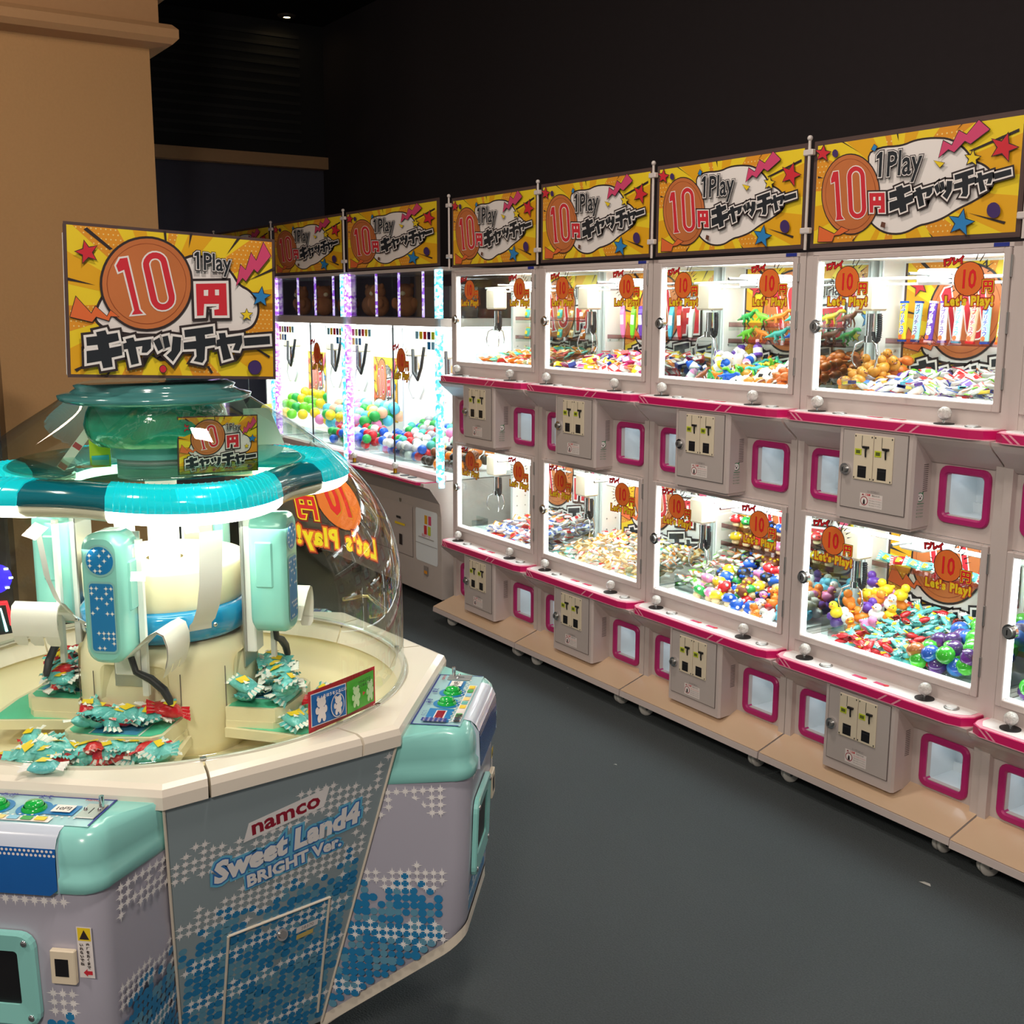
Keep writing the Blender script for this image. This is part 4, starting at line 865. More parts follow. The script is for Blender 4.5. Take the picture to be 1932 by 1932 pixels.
# window sticker and caution sticker on the dome
A = play_sticker(.41)
ps = A.build('coin_sticker', lambda u, v, h: ((drr(1.17+v)-.002-h*3)*math.cos(R_(80)+u/.55), (drr(1.17+v)-.002-h*3)*math.sin(R_(80)+u/.55), 1.17+v), dm, sub=.03)
A = Art(); A.rect(0, 0, .225, .095, 'r'); A.rect(.007, .012, .112, .088, 'w'); A.rect(.009, .014, .110, .086, mat('sticker_blue', '1E6DB8', .4, noise=.02)); A.rect(.114, .012, .218, .088, mat('sticker_green', '56BE3A', .4, noise=.02))
def bear(x, y, s, c, sit=0):
    for q in (-1, 1): A.circ(x+q*.007*s, y+.031*s, .0045*s, c, 10); A.circ(x+q*.0105*s, y+.008*s, .0045*s, c, 10, .008*s); A.circ(x+q*.006*s, y-.009*s, .0048*s, c, 10, .009*s)
    A.circ(x, y+.023*s, .0115*s, c, 16, .010*s); A.circ(x, y+.003*s, .0095*s, c, 14, .013*s)
bear(.035, .038, 1.1, 'w'); A.circ(.082, .045, .021, 'w', 24, .028); A.circ(.082, .045, .019, mat('sticker_blue'), 24, .026); bear(.082, .038, .85, 'w')
bear(.140, .040, .95, mat('pale_green', 'CFF0B8', .4, noise=.02)); bear(.190, .040, .95, mat('pale_green'))
A.poly([(.160, .045), (.170, .050), (.160, .055)], 'r')
A.text('じょうほうをとるには', .06, .077, .0088, 'w', .0003); A.text('つかみとりは', .166, .077, .008, 'k', .0002); A.text('よくねらって', .166, .068, .008, 'k', .0002); A.text('namco', .10, .003, .008, 'w')
A.build('caution_sticker', lambda u, v, h: ((.5965+h)*math.cos(R_(8)+u/.5965), (.5965+h)*math.sin(R_(8)+u/.5965), .957+v+.0*u), dm)
# price card inside the dome, white card behind it
t = thing('price_card', 'small yellow 10 yen card standing inside the dome', 'sign', (-.45, -2.578, 1.490), R_(4.5)+R_(0))
mb = MB(); mb.box(-.004, 0, 0, .200, 0, .137, PAL['B']); cd_ = mb.build('card', t)
A = poster_art('box', .200, .137, dots=False); A.build('print', lambda u, v, h: (.0003+h*.5, u, v), cd_)
t.rotation_euler = (R_(-1.5), 0, R_(3))
t = thing('info_card', 'blank white card seen from behind with an orange spot, leaning in the dome', 'card', (-.74, -2.31, 1.512), R_(-4))
mb = MB(); mb.prism([(0, 0), (.11, 0), (.07, .10), (0, .10)], -.002, .002, mat('card_white', 'DDE2D4', .6, noise=.02), 'x'); mb.build('card', t)
mb = MB(); mb.cyl((.012, .012, .003), .018, 0, .001, mat('spot_orange', 'E8792A', .4, noise=.03), 18, T=Matrix.Translation((.0, 0, 0)) @ Matrix.Rotation(R_(90), 4, 'Y') @ Matrix.Translation((-.06, 0, 0))); mb.build('orange_spot', t)
t = thing('yellow_card', 'small lime yellow card beside the green crown in the dome', 'card', (-.72, -2.715, 1.485), 0)
mb = MB(); mb.box(-.002, 0, 0, .05, .0, .09, mat('card_lime', 'D2E23A', .5, noise=.03)); mb.box(-.002, .0005, .004, .046, .004, .03, mat('card_sky', '4CC4E0', .5, noise=.03)); mb.build('card', t)
t = thing('ticket_strip', 'narrow white ticket strip with red squares leaning on the clear disc', 'paper strip', (-.75, -2.78, 1.484), R_(-6))
mb = MB(); T = Matrix.Rotation(R_(-38), 4, 'X'); mb.box(-.001, .001, -.011, .011, 0, .135, PAL['w'], T=T)
for z in (0, .06, .118): mb.box(-.0016, .0016, -.010, .010, z+.002, z+.016, mat('strip_red', 'C24A55', .5, noise=.03), T=T)
mb.build('strip', t)
mb = MB(); mb.tube([(0, 0, .006), (0, .02, .006), (0, .055, .006)], [.004, .003, .002], mat('spoon_orange', 'E0641C', .3, noise=.03), 8); mb.ball((0, -.006, .006), .007, mat('spoon_orange'), 10, 6, sc=(1, 1.4, .5))
o = mb.build('toy_spoon', None, (-.72, -2.735, 1.484), (0, R_(-10), R_(-12))); tag(o, 'tiny orange plastic spoon lying beside the ticket strip in the dome', 'spoon')

# cardboard box sign on top
bs = thing('box_sign', 'cardboard box sign with big copper coin on top of the dome machine', 'sign', (-.617, -2.573, 1.877))
mb = MB(); mb.rbox(-.02, .168, -.198, .236, -.165, .165, mat('board_white', 'EDE7E2', .6, noise=.03), .003); mb.build('carton', bs)
mb = MB(); mb.loft([[(.1695, y, z) for y, z in rrect(-.244, .244, -.167, .167, .008)], [(.166, y, z) for y, z in rrect(-.244, .244, -.167, .167, .008)]], PAL['B'], True, True, False, smooth=False); fp = mb.build('front_board', bs)
A = poster_art('box', .488, .334); A.build('print', lambda u, v, h: (.1697+h, u-.244, v-.167), fp)
bs.matrix_world = Matrix.Translation((-.617, -2.573, 1.877)) @ Matrix.Rotation(.05, 4, 'Z') @ Matrix.Rotation(-.038, 4, 'Y') @ Matrix.Rotation(-.044, 4, 'X')
area('dome_lamp', (-.617, -2.573, 1.35), .5, 4.0, (1, .97, .86))

# ================================================================ tall lit crane cabinets further along
XB = [-4.36, -5.68, -7.02]
CRY = mat('crystal_cyan', '7FE8FF', .1, emit=1.6, ecol='4FD8F8'); VIO = mat('crystal_violet', 'C89CFF', .1, emit=1.5, ecol='A860F0')
for M_ in (CRY, VIO):
    nt = M_.node_tree; v_ = nt.nodes.new('ShaderNodeTexVoronoi'); v_.inputs['Scale'].default_value = 60; tc = nt.nodes.new('ShaderNodeTexCoord'); rp = nt.nodes.new('ShaderNodeValToRGB')
    rp.color_ramp.elements[0].position = .3; rp.color_ramp.elements[0].color = (.02, .35, .7, 1) if M_ is CRY else (.25, .04, .6, 1); rp.color_ramp.elements[1].position = .62; rp.color_ramp.elements[1].color = (.7, 1, 1, 1) if M_ is CRY else (.9, .75, 1, 1)
    nt.links.new(tc.outputs['Object'], v_.inputs['Vector']); nt.links.new(v_.outputs['Color'], rp.inputs[0]); nt.links.new(rp.outputs[0], nt.nodes['Principled BSDF'].inputs['Emission Color'])
big = thing('crane_cabinet', 'x', 'game machine', (XB[0], 0, 0), 0, 'tall lit crane cabinets beyond the white row')
mb = MB(); mb.prism([(-.02, .10), (-.02, .62), (-.03, .70), (-.10, .80), (-.14, .815), (-.14, .835), (.85, .835), (.85, .10)], -.645, .645, mat('cabinet_grey', 'C2B8B2', .35, noise=.02), 'x'); mb.build('cabinet', big)
for x in (-.58, .58):
    for y in (.05, .78): mb = MB(); mb.cyl((x, y, 0), .03, 0, .03, DARK, 12); mb.cyl((x, y, 0), .012, .03, .10, STEEL, 10); mb.build('foot', big)
mb = MB(); mb.prism([(-.63, -.02), (-.63, -.12), (-.58, -.16), (.58, -.16), (.635, -.12), (.635, -.02)], .822, .838, PINK); mb.prism([(-.60, -.02), (-.60, -.11), (-.56, -.145), (.56, -.145), (.61, -.11), (.61, -.02)], .838, .840, WHITE); mb.prism([(-.64, .02), (-.64, -.04), (.64, -.04), (.64, .02)], .838, .875, mat('rail_pink_grey', 'D8B4B8', .35, noise=.03)); mb.build('control_shelf', big)
for x in (-.42, .18):
    mb = MB(); mb.cyl((0, 0, 0), .03, 0, .003, BLACK, 16); mb.cyl((0, 0, 0), .012, .003, .035, mat('gold', 'D9A92A', .25, .9, noise=.05), 10); j = mb.build('joystick', big, (x, -.09, .84))
    mb = MB(); mb.ball((0, 0, .05), .022, mat('crackle_ball'), 14, 8); mb.build('ball_top', j)
for x in (-.30, -.2, .30, .40): mb = MB(); mb.lathe([(.03, 0), (.03, .003), (.02, .004), (.001, .004)], DARK if x > 0 else STEEL, 16); mb.build('push_button', big, (x, -.085, .84))
A = Art(); A.rect(-.35, .30, .28, .74, SEAM); A.rect(-.346, .304, .276, .736, mat('coin_door_grey'))
for x in (-.15, .12): A.circ(x, .66, .018, STEEL, 14); A.rect(x-.06, .53, x+.0, .545, DARK); A.rect(x-.08, .49, x+.06, .505, 'y'); A.rect(x-.02, .36, x+.02, .43, 'k')
A.build('coin_door', lambda u, v, h: (u, -.0205-h*3, v), big)
A = Art(); A.poly(rrect(.32, .60, .30, .64, .02), mat('notice_white', 'EAF2F6', .35, noise=.01))
for x, y, c in ((.455, .575, 'Y'), (.505, .575, 'p'), (.45, .51, 'r'), (.50, .51, 'L')): A.rect(x-.018, y-.028, x+.018, y+.028, c)
A.rect(.36, .455, .56, .459, 'e'); A.rect(.32, .415, .60, .418, 'e'); A.text('景品ケース', .46, .466, .022, 'p')
A.rect(.43, .22, .48, .28, 'e'); A.rect(.435, .23, .475, .25, 'O')
A.build('notice_panel', lambda u, v, h: (u, -.0215-h*3, v), big)
# glass case
mb = MB(); mb.box(-.63, .63, .02, .80, .84, .87, WHITE2); mb.box(-.63, .63, .76, .80, .87, 1.78, WHITE2); mb.box(-.64, .64, -.01, .82, 1.765, 1.815, mat('cabinet_grey')); mb.box(-.64, .64, 0, .82, 2.095, 2.115, mat('cabinet_grey')); mb.box(-.63, .63, .5, .82, 1.815, 2.095, mat('case_back', '6A5650', .6, noise=.3, nscale=5))
mb.box(-.03, .03, .74, .76, .87, 1.76, WHITE2); mb.box(-.64, -.62, .40, .80, .87, 1.77, WHITE2); mb.build('frame', big)
for a_, b_ in ((-.62, -.005), (.005, .62)):
    mb = MB(); mb.box(a_, b_, .0, .004, .875, 1.765, GLASS); mb.build('window_pane', big)
    mb = MB(); mb.box(a_, b_, .0, .004, 1.82, 2.095, ACR); mb.build('showcase_pane', big)
mb = MB(); mb.box(-.004, .004, -.003, .006, .875, 1.765, DARK); mb.build('pane_joint', big)
mb = MB()
for x in (-.3, .02, .34): mb.box(x, x+.012, .03, .042, 1.82, 2.095, VIO)
mb.build('neon_divider', big)
for s_, mm in ((1, CRY), (-1, VIO)):
    for z0, z1, nm in ((.80, 1.762, 'light_pillar'), (1.815, 2.10, 'light_pillar')):
        mb = MB(); mb.cyl((s_*.63, -.015, 0), .026, z0, z1, mm, 14, smooth=True); mb.build(nm, big)
for x0_, n_ in ((-.6, 6), (.6, 6)):
    for q in range(n_):
        sg = 1 if x0_ < 0 else -1
        for r_ in range(2 if q < 3 else 1):
            mb = MB(); x = x0_+sg*q*.05; z = 1.71-r_*.06
            mb.box(min(x, x+sg*.038), max(x, x+sg*.038), -.003, -.001, z-.022, z+.024, PAL[('p', 'L', 'v', 'r', 'y', 's', 'b', 'N', 'O')[(q+r_*4) % 9]]); mb.build('colour_tile', big)
mb = MB(); mb.box(-.6, .6, .03, .09, 1.75, 1.762, GLOW); mb.box(-.6, .6, .6, .66, 1.75, 1.762, GLOW); mb.build('led_strip', big)
for x in (-.5, .12):
    o = bpy.data.objects.new('back_poster', POSTER); COL.objects.link(o); o.parent = big; o.location = (x, .758, .98); o.scale = (.52, 1, 1)
for x in (-.02,):
    o = bpy.data.objects.new('window_sticker', STICK); COL.objects.link(o); o.parent = big; o.location = (x+.02, -.001, 1.42); o.scale = (1.1, 1, 1.35)
for x in (-.35, .1):
    mb = MB(); mb.rbox(x-.06, x+.06, .3, .42, 1.55, 1.68, mat('claw_case'), .01); mb.cyl((x, .36, 0), .02, 1.42, 1.55, CHROME, 12)
    for q in (-1, 1): mb.tube([(x+q*.02, .36, 1.45), (x+q*.09, .36, 1.41), (x+q*.11, .36, 1.33), (x+q*.05, .36, 1.26)], .009, WHITE2, 6)
    mb.tube([(x+.06, .30, 1.60), (x+.10, .28, 1.45), (x+.16, .28, 1.40), (x+.21, .28, 1.48), (x+.22, .3, 1.62)], .011, BLACK, 8); mb.build('claw', big)
mb = MB(); mb.box(-.62, .62, .12, .126, .87, .95, ACR); mb.box(-.1, -.096, .01, .12, .87, .95, ACR); mb.build('chute_guard', big)
trg = capture(big)
big['label'] = 'tall grey crane cabinet with cyan crystal light pillar next to the white row'
for i, l_ in ((1, 'middle tall crane cabinet, between the cyan-pillared one and the hidden one'), (2, 'furthest tall crane cabinet, mostly hidden behind the box sign')):
    c = copy_tree(big, trg); c.location.x = XB[i]; c['label'] = l_
for x in XB: area('case_lamp', (x, .35, 1.74), 1.0, 16, (.93, .99, 1), sy=.5)
b2 = make_banner((XB[0]-.01, -.006, 2.125)); b2.scale = (1.46, 1, 1); b2['label'] = 'wide yellow 10 yen banner above the nearest tall crane cabinet'
b2.name = 'banner_sign'
trb2 = capture(b2)
for i, l_ in ((1, 'wide yellow 10 yen banner above the middle tall crane cabinet'), (2, 'wide yellow banner peeking out behind the top right corner of the box sign')):
    c = copy_tree(b2, trb2); c.location.x = XB[i]-.01; c['label'] = l_
# dim rhythm game with coloured lights far left behind the dome
rg = thing('light_game', 'dark arcade machine with violet lights and red lit edge far left behind the dome', 'game machine', (-4.3, -2.76, 0), 0)
mb = MB(); mb.rbox(-.3, .3, -.35, .35, 0, 1.6, mat('game_black', '1B1A20', .4, noise=.1), .02); mb.build('body', rg)
mb = MB(); mb.lathe([(.001, .012), (.06, .010), (.078, 0)], mat('screen_violet', '3A28D8', .2, emit=1.5, ecol='3A28F0'), 24, T=Matrix.Translation((.30, .27, .50)) @ Matrix.Rotation(R_(90), 4, 'Y')); mb.build('round_screen', rg)
for q in range(8):
    mb = MB(); a = R_(45*q); mb.rbox(.31, .318, .27+.07*math.cos(a)-.010, .27+.07*math.cos(a)+.010, .50+.07*math.sin(a)-.005, .50+.07*math.sin(a)+.005, mat('lamp_blue_white', 'E4ECFF', .3, emit=5, ecol='CFE0FF'), .001); mb.build('rim_lamp', rg)
mb = MB(); mb.tube([(.31, -.1, .40), (.31, .31, .37), (.31, .33, .25)], .012, mat('neon_red', 'E02030', .3, emit=2.5, ecol='F01828'), 8); mb.tube([(.315, -.1, .36), (.315, .28, .34), (.315, .30, .22)], .007, mat('neon_cyan', 'D8FFFF', .3, emit=4, ecol='B0FFFF'), 8); mb.build('neon_edge', rg)

# ================================================================ prizes: one of each kind, then copies
def pm(key, hexc, **k): return mat('toy_'+key, hexc, k.pop('rough', .35), noise=k.pop('noise', .04), **k)
C_ = {k: pm(k, v) for k, v in dict(red='E02A30', blue='1E5FD0', sky='5CC4E0', teal='4FBFB0', green='2FA84C', lime='7CD83A', yellow='F4D428', orange='F08A2A', pink='F08CC0', purple='6A3FA8',
    white='F6F2EC', black='2A2624', brown='8A4A2C', gold='C98A2C', cream='F3D9A8', grey='A9A9AE', navy='243A90', magenta='C82878', mint='A8E4D4', peach='F6BC98').items()}
WRAPT = mat('wrap_teal', '6CCBCB', .22, coat=.4, noise=.22, nscale=60, bump=.7); WRAPR = mat('wrap_red', 'D3202C', .22, coat=.4, noise=.2, nscale=60, bump=.7)
WRAPW = mat('wrap_white', 'EFEDE6', .25, coat=.3, noise=.06, nscale=60, bump=.5)
PROTO = {}
def wrap(key, m1, m2, m3, L=.05, W=.034):
    """twist-free sealed sweet packet: pillow body, crimped striped ends"""
    def f():
        mb = MB(); rings = []
        for k in range(7):
            x = -L/2+L*k/6; q = math.sin(math.pi*k/6)**.5 if 0 < k < 6 else .12
            rings.append([(x, W/2*math.cos(2*math.pi*j/10)*(.85+.15*q), .013*q*math.sin(2*math.pi*j/10)+.013) for j in range(10)])
        mb.loft(rings, m1)
        mb.add([(-.012, -.009, .0262), (.006, -.011, .0265), (.014, .004, .0262), (-.004, .009, .0268)], [(0, 1, 2, 3)], m2)
        mb.add([(.004, -.004, .0270), (.014, -.009, .0262), (.018, .0, .0256)], [(0, 1, 2)], m3)
        o = mb.build(key)
        for s in (-1, 1):
            mb = MB(); P = []
            for k in range(9):
                y = -W*.62+W*1.24*k/8; P.append([(s*L/2*.97, y*.75, .013+.002*(k % 2)), (s*(L/2+.014), y, .013+.004*(k % 2)-.002)])
            for k in range(8): mb.loft(P[k:k+2], m1 if k % 2 else WRAPW, False, smooth=False)
            mb.build('crimped_end', o)
        return o
    return f
def capto(c1, spot):
    def f():
        mb = MB(); mb.lathe([(.001, 0), (.016, .001), (.021, .012), (.018, .024), (.012, .03)], C_['cream'], 14); o = mb.build('cap_toy')
        mb = MB(); mb.lathe([(.012, .022), (.027, .024), (.033, .034), (.031, .046), (.020, .058), (.001, .062)], c1, 18)
        for a, z, r in ((0, .046, .0315), (80, .042, .0325), (160, .046, .0315), (240, .042, .0325), (310, .054, .024)):
            mb.ball((r*math.cos(R_(a))*.93, r*math.sin(R_(a))*.93, z), .0095, spot, 10, 6, sc=(.8, .8, .8))
        mb.ball((0, 0, .058), .009, spot, 10, 5, sc=(1, 1, .6)); mb.build('spotted_cap', o)
        return o
    return f
def ballp(name, c, r=.03, c2=None):
    def f():
        mb = MB(); mb.ball((0, 0, r), r, c, 14, 9)
        if c2: mb.lathe([(r*1.005, -.003), (r*1.01, 0), (r*1.005, .003)], c2, 14, (0, 0, r))
        return mb.build(name)
    return f
def capsule(c):
    def f():
        mb = MB(); mb.lathe([(.001, 0), (.018, .004), (.030, .018), (.033, .032), (.034, .036)], c, 16); mb.ball((0, 0, .026), .016, C_['white'], 8, 6); o = mb.build('capsule')
        mb = MB(); mb.lathe([(.035, .033), (.035, .038), (.030, .050), (.018, .060), (.001, .063)], mat('capsule_top_'+c.name[8:], tuple(.18+.82*q for q in c.node_tree.nodes['Principled BSDF'].inputs[0].default_value[:3]), .12, noise=.03, coat=.6), 16); mb.build('lid', o); return o
    return f
def dino(c, kind=0):
    def f():
        mb = MB()
        mb.tube([(-.055, 0, .022), (-.035, 0, .028), (-.012, 0, .036), (.012, 0, .040), (.028, 0, .050), (.036, 0, .060), (.050, 0, .060), (.060, 0, .056)], [.002, .006, .012, .012, .008, .007, .008, .003], c, 8); o = mb.build('dinosaur')
        for x, y in ((-.010, -.009), (-.010, .009)):
            mb = MB(); mb.tube([(x, y, .032), (x+.006, y*1.3, .018), (x-.003, y*1.3, .008), (x+.006, y*1.3, .002)], [.006, .005, .003, .003], c, 6); mb.build('leg', o)
        for y in (-.006, .006):
            mb = MB(); mb.tube([(.016, y, .036), (.022, y*1.6, .026 if kind == 0 else .016), (.020+.006*(kind == 0), y*1.6, .022 if kind == 0 else .002)], [.0035, .003, .002], c, 6); mb.build('arm', o)
        mb = MB()
        for k in range(6): x = -.03+k*.011; z = .036+.002*k; mb.add([(x-.005, 0, z), (x+.005, 0, z), (x, .0005, z+.012+.004*(kind == 1))], [(0, 1, 2)], C_['green'] if kind else C_['teal'])
        mb.build('crest', o); return o
    return f
def duck(c, beak):
    def f():
        mb = MB(); mb.ball((0, 0, .024), .027, c, 14, 8, sc=(1.15, .95, .85)); mb.ball((.012, 0, .054), .0185, c, 12, 8); mb.ball((-.026, 0, .034), .010, c, 8, 6, sc=(1.3, .8, .8)); o = mb.build('bath_toy')
        mb = MB(); mb.ball((.031, 0, .052), .007, beak, 8, 5, sc=(1, 1.3, .45)); mb.build('beak', o)
        mb = MB()
        for y in (-.008, .008): mb.ball((.027, y, .060), .0026, C_['black'], 6, 4)
        mb.build('eyes', o); return o
    return f
def burger():
    mb = MB(); mb.lathe([(.001, 0), (.022, 0), (.025, .006), (.025, .011)], C_['gold'], 14); mb.lathe([(.026, .011), (.027, .015), (.026, .019)], C_['brown'], 14); mb.lathe([(.025, .019), (.024, .026), (.017, .035), (.001, .039)], C_['gold'], 14)
    o = mb.build('burger_toy'); mb = MB(); mb.lathe([(.0275, .0185), (.029, .0205), (.0265, .0215)], C_['white'], 9, smooth=False); mb.build('filling', o); return o
def rice():
    mb = MB(); P = [(-.026, .002), (.026, .002), (.028, .009), (.006, .045), (-.006, .045), (-.028, .009)]; mb.prism(P, -.011, .011, C_['white'], 'y'); o = mb.build('rice_ball_toy')
    mb = MB(); mb.box(-.011, .011, -.0118, .0118, .0, .018, C_['black']); mb.build('seaweed', o); return o
def chicken():
    mb = MB(); mb.ball((-.008, 0, .020), .022, pm('fried', 'D8722A', bump=.6, noise=.2), 12, 8, sc=(1.2, .95, .85)); mb.tube([(.010, 0, .018), (.028, 0, .014), (.034, 0, .013)], [.011, .007, .006], pm('fried', 'D8722A'), 8); o = mb.build('drumstick_toy')
    mb = MB(); mb.tube([(.032, 0, .013), (.046, 0, .012)], [.0035, .004], C_['white'], 6); mb.build('bone', o); return o
def bottle(c):
    def f():
        mb = MB(); mb.lathe([(.001, 0), (.020, .0), (.021, .004), (.021, .046), (.014, .056), (.008, .060), (.008, .070)], c, 14); o = mb.build('bottle_toy')
        mb = MB(); mb.cyl((0, 0, 0), .0095, .066, .078, C_['white'], 12); mb.build('bottle_cap', o); mb = MB(); mb.lathe([(.0213, .014), (.0213, .038)], C_['white'], 14); mb.build('label_band', o); return o
    return f
def packet(c, c2, w=.05, h=.07, nm='snack_packet'):
    """flat sealed snack bag"""
    def f():
        mb = MB(); n = 6; rings = []
        for k in range(n+1):
            y = -h/2+h*k/n; q = math.sin(math.pi*k/n)
            rings.append([(w/2*math.cos(t), y, .012+.011*q*math.sin(t)) for t in [2*math.pi*j/10 for j in range(10)]])
        mb.loft(rings, c); mb.add([(-w*.3, -h*.16, .0235), (w*.26, -h*.2, .0235), (w*.3, h*.12, .0238), (-w*.2, h*.2, .0238)], [(0, 1, 2, 3)], c2); o = mb.build(nm)
        for s in (-1, 1): mb = MB(); mb.box(-w/2, w/2, s*h/2-.004, s*h/2+.004, .0112, .0128, c2); mb.build('seal', o)
        return o
    return f
def boxp(c, c2):
    def f():
        mb = MB(); mb.rbox(-.02, .02, -.03, .03, 0, .022, c, .0015); mb.box(-.014, .014, -.022, .022, .0219, .0224, c2); mb.box(-.0204, .0204, -.02, .01, .005, .016, c2); return mb.build('sweet_box')
    return f
def stickp(c, c2, txt='ガブリチュウ'):
    def f():
        mb = MB(); mb.rbox(-.0165, .0165, -.006, .006, 0, .16, c, .003); mb.box(-.017, .017, -.0068, .0068, .0, .008, c2); mb.box(-.017, .017, -.0068, .0068, .152, .16, c2); o = mb.build('stick_candy')
        A = Art()
        for q, ch in enumerate(txt): A.text(ch, 0, .130-q*.020, .022, c2, .0006, [('w', .002)])
        A.circ(-.004, .020, .009, 'o', 10); A.build('print', lambda u, v, h: (u, -.0062-h*.6, v), o); return o
    return f
def tubepack(c):
    def f():
        mb = MB(); mb.loft([[(x*q, y*q2, z) for x, y in ((-.016, -.006), (.016, -.006), (.016, .006), (-.016, .006))] for z, q, q2 in ((0, .5, .1), (.02, .8, .6), (.06, 1, 1), (.13, 1, 1), (.15, 1, .15), (.165, 1, .1))], c, True, True, True, smooth=False); o = mb.build('tube_pack')
        mb = MB(); mb.box(-.013, .013, -.0075, -.007, .07, .12, C_['white']); mb.build('label_patch', o); return o
    return f
def make(key, fn):
    if key not in PROTO: o = fn(); PROTO[key] = capture(o); return o, True
    for q in KEEP:
        if q[1][0] == key: KEEP.remove(q); return q[0], True
    return None, False
def put(key, fn, loc, rot, label, cat, group, sc=1.0):
    o, new = make(key, fn)
    if not new: o = copy_tree(None, PROTO[key])
    o.location = loc; o.rotation_euler = rot; o.scale = (sc, sc, sc); tag(o, label, cat, group); return o
def pile(kinds, xr, yr, zf, hf, step, where, grp, seed, lay=.042, tilt=1.2, sc=1.0, lo=True, fill=False):
    """kinds: (key, fn, label prefix, category, weight)"""
    rn = random.Random(seed); ks = [k for k in kinds for _ in range(k[4])]
    wl = where
    for a_, b_ in ((' in the ', ', '), ('heaped at the left', 'of left heap'), ('heaped, middle', 'of middle heap'), ('heaped at the right end', 'of end heap'), ('heaped at the right', 'of right heap'), ('heaped right of the centre', 'of inner right heap'), ('heaped behind the dark balls', 'of heap behind dark balls'), ('heaped at the back', 'of back heap'), ('heaped in front', 'of front heap'), ('heaped', 'of heap'), (' crane cabinet', ' cabinet')): wl = wl.replace(a_, b_)
    if not wl.startswith('of'): wl = 'of heap '+wl
    under = MB()
    nx = max(1, int((xr[1]-xr[0])/step)); ny = max(1, int((yr[1]-yr[0])/step))
    for i in range(nx):
        for j in range(ny):
            x = xr[0]+(i+.5)*(xr[1]-xr[0])/nx; y = yr[0]+(j+.5)*(yr[1]-yr[0])/ny
            h = hf(x, y)
            if h < 0: continue
            zs = [0]
            if h > lay*.6: zs = [max(0, h-lay), h] if lo else [h]
            if h > lay*2.4 and y < yr[0]+step*1.1: zs = [lay*k for k in range(int(h/lay)+1)]
            for z in zs:
                k = rn.choice(ks); sp = step*.22
                if fill and z < h:
                    merge(under, k, Matrix.Translation((x, y, zf+z+.004)) @ Matrix.Rotation(rn.uniform(0, 6.3), 4, 'Z') @ Matrix.Rotation(rn.uniform(-tilt, tilt)*.5, 4, 'X')); continue
                q = (('front', 'middle', 'back')[min(2, int(3*(y-yr[0])/(yr[1]-yr[0])))], ('left', 'centre', 'right')[min(2, int(3*(x-xr[0])/(xr[1]-xr[0])))])
                zn = ('underneath ' if z < h else '')+q[0]+' '+q[1]
                put(k[0], k[1], (x+rn.uniform(-sp, sp), y+rn.uniform(-sp, sp), zf+z+.004+rn.uniform(0, .006)), (rn.uniform(-tilt, tilt)*.5, rn.uniform(-tilt, tilt)*.5, rn.uniform(0, 6.3)), k[2]+', '+zn+' '+wl, k[3], k[2]+' '+grp+' '+zn, sc)
    if under.v:
        o = under.build('loose_sweets'); tag(o, 'loose packets filling the heap bottom '+where.replace('heaped ', ''), 'snacks'); o['kind'] = 'stuff'
def merge(mb, k, T):
    if k[0] not in PROTO:
        o, _ = make(k[0], k[1]); KEEP.append((o, k))
    def rec(t, T):
        if t[0].data:
            me = t[0].data; o = len(mb.v); mb.v += [tuple(T @ v.co) for v in me.vertices]; ix = [mb.mi(m) for m in me.materials]
            for p in me.polygons: mb.f.append([o+i for i in p.vertices]); mb.m.append(ix[p.material_index]); mb.s.append(p.use_smooth)
        for c in t[1]: rec(c, T @ c[0].matrix_local)
    rec(PROTO[k[0]], T)
KEEP = []
def shelf(par_x, z, x0=-.36, x1=.34, dz=0):
    mb = MB(); mb.box(x0, x1, .385, .50, z-.003, z, ACR); mb.box(x0, x1, .382, .385, z-.003, z+.018, ACRP); mb.box(x0-.003, x0, .385, .50, z-.02, z+.02, ACR)
    o = mb.build('display_shelf', MACH[par_x]); return o
MACH = {}
for o in list(COL.objects):
    if o.name.startswith('prize_machine'):
        MACH[min(range(5), key=lambda i: abs(XC[i]-o.location.x))] = o
X5, X4, X3, X2, X1 = XC
ZU, ZL = 1.552, .576
def K(key, fn, lab, cat, w): return (key, fn, lab, cat, w)
candR = K('candy_red', wrap('wrapped_candy', WRAPR, C_['yellow'], C_['white']), 'red striped wrapped candy', 'candy', 1)
candT = K('candy_teal', wrap('wrapped_candy', WRAPT, C_['yellow'], C_['white']), 'turquoise striped wrapped candy', 'candy', 2)
# lower tier of the nearest machine (4): bath toys left, candy middle, capsules right
W4 = "in the nearest machine's lower tier"
ducks = [K('duck_'+n, duck(C_[n], C_[b]), n+' rubber bath toy', 'toy', w_) for n, b, w_ in (('orange', 'yellow', 2), ('purple', 'orange', 2), ('white', 'orange', 2), ('yellow', 'orange', 2), ('pink', 'yellow', 1), ('black', 'orange', 1))]
pile(ducks, (X4-.385, X4-.19), (.14, .42), ZL, lambda x, y: .03+(y-.14)*.42+max(0, X4-.25-x)*.2, .058, 'heaped at the left '+W4, 'lower nearest', 1)
pile([candR, candT], (X4-.26, X4+.16), (.03, .49), ZL, lambda x, y: .015+y*.16, .047, 'heaped in the middle '+W4, 'lower nearest', 2, lay=.03, fill=True)
caps = [K('capsule_'+n, capsule(mat('capsule_'+n, h_, .12, coat=.6, noise=.05)), n+' toy capsule', 'toy capsule', w_) for n, h_, w_ in (('green', '5CD63C', 4), ('blue', '3A8CE0', 1), ('violet', '7A3AA0', 2), ('amber', 'D89A4A', 1))]
pile(caps, (X4+.10, X4+.395), (.03, .49), ZL, lambda x, y: .015+y*.16+max(0, x-X4-.1)*.2, .058, 'heaped at the right '+W4, 'lower nearest', 3)
shelf(1, .838, -.37, .20)
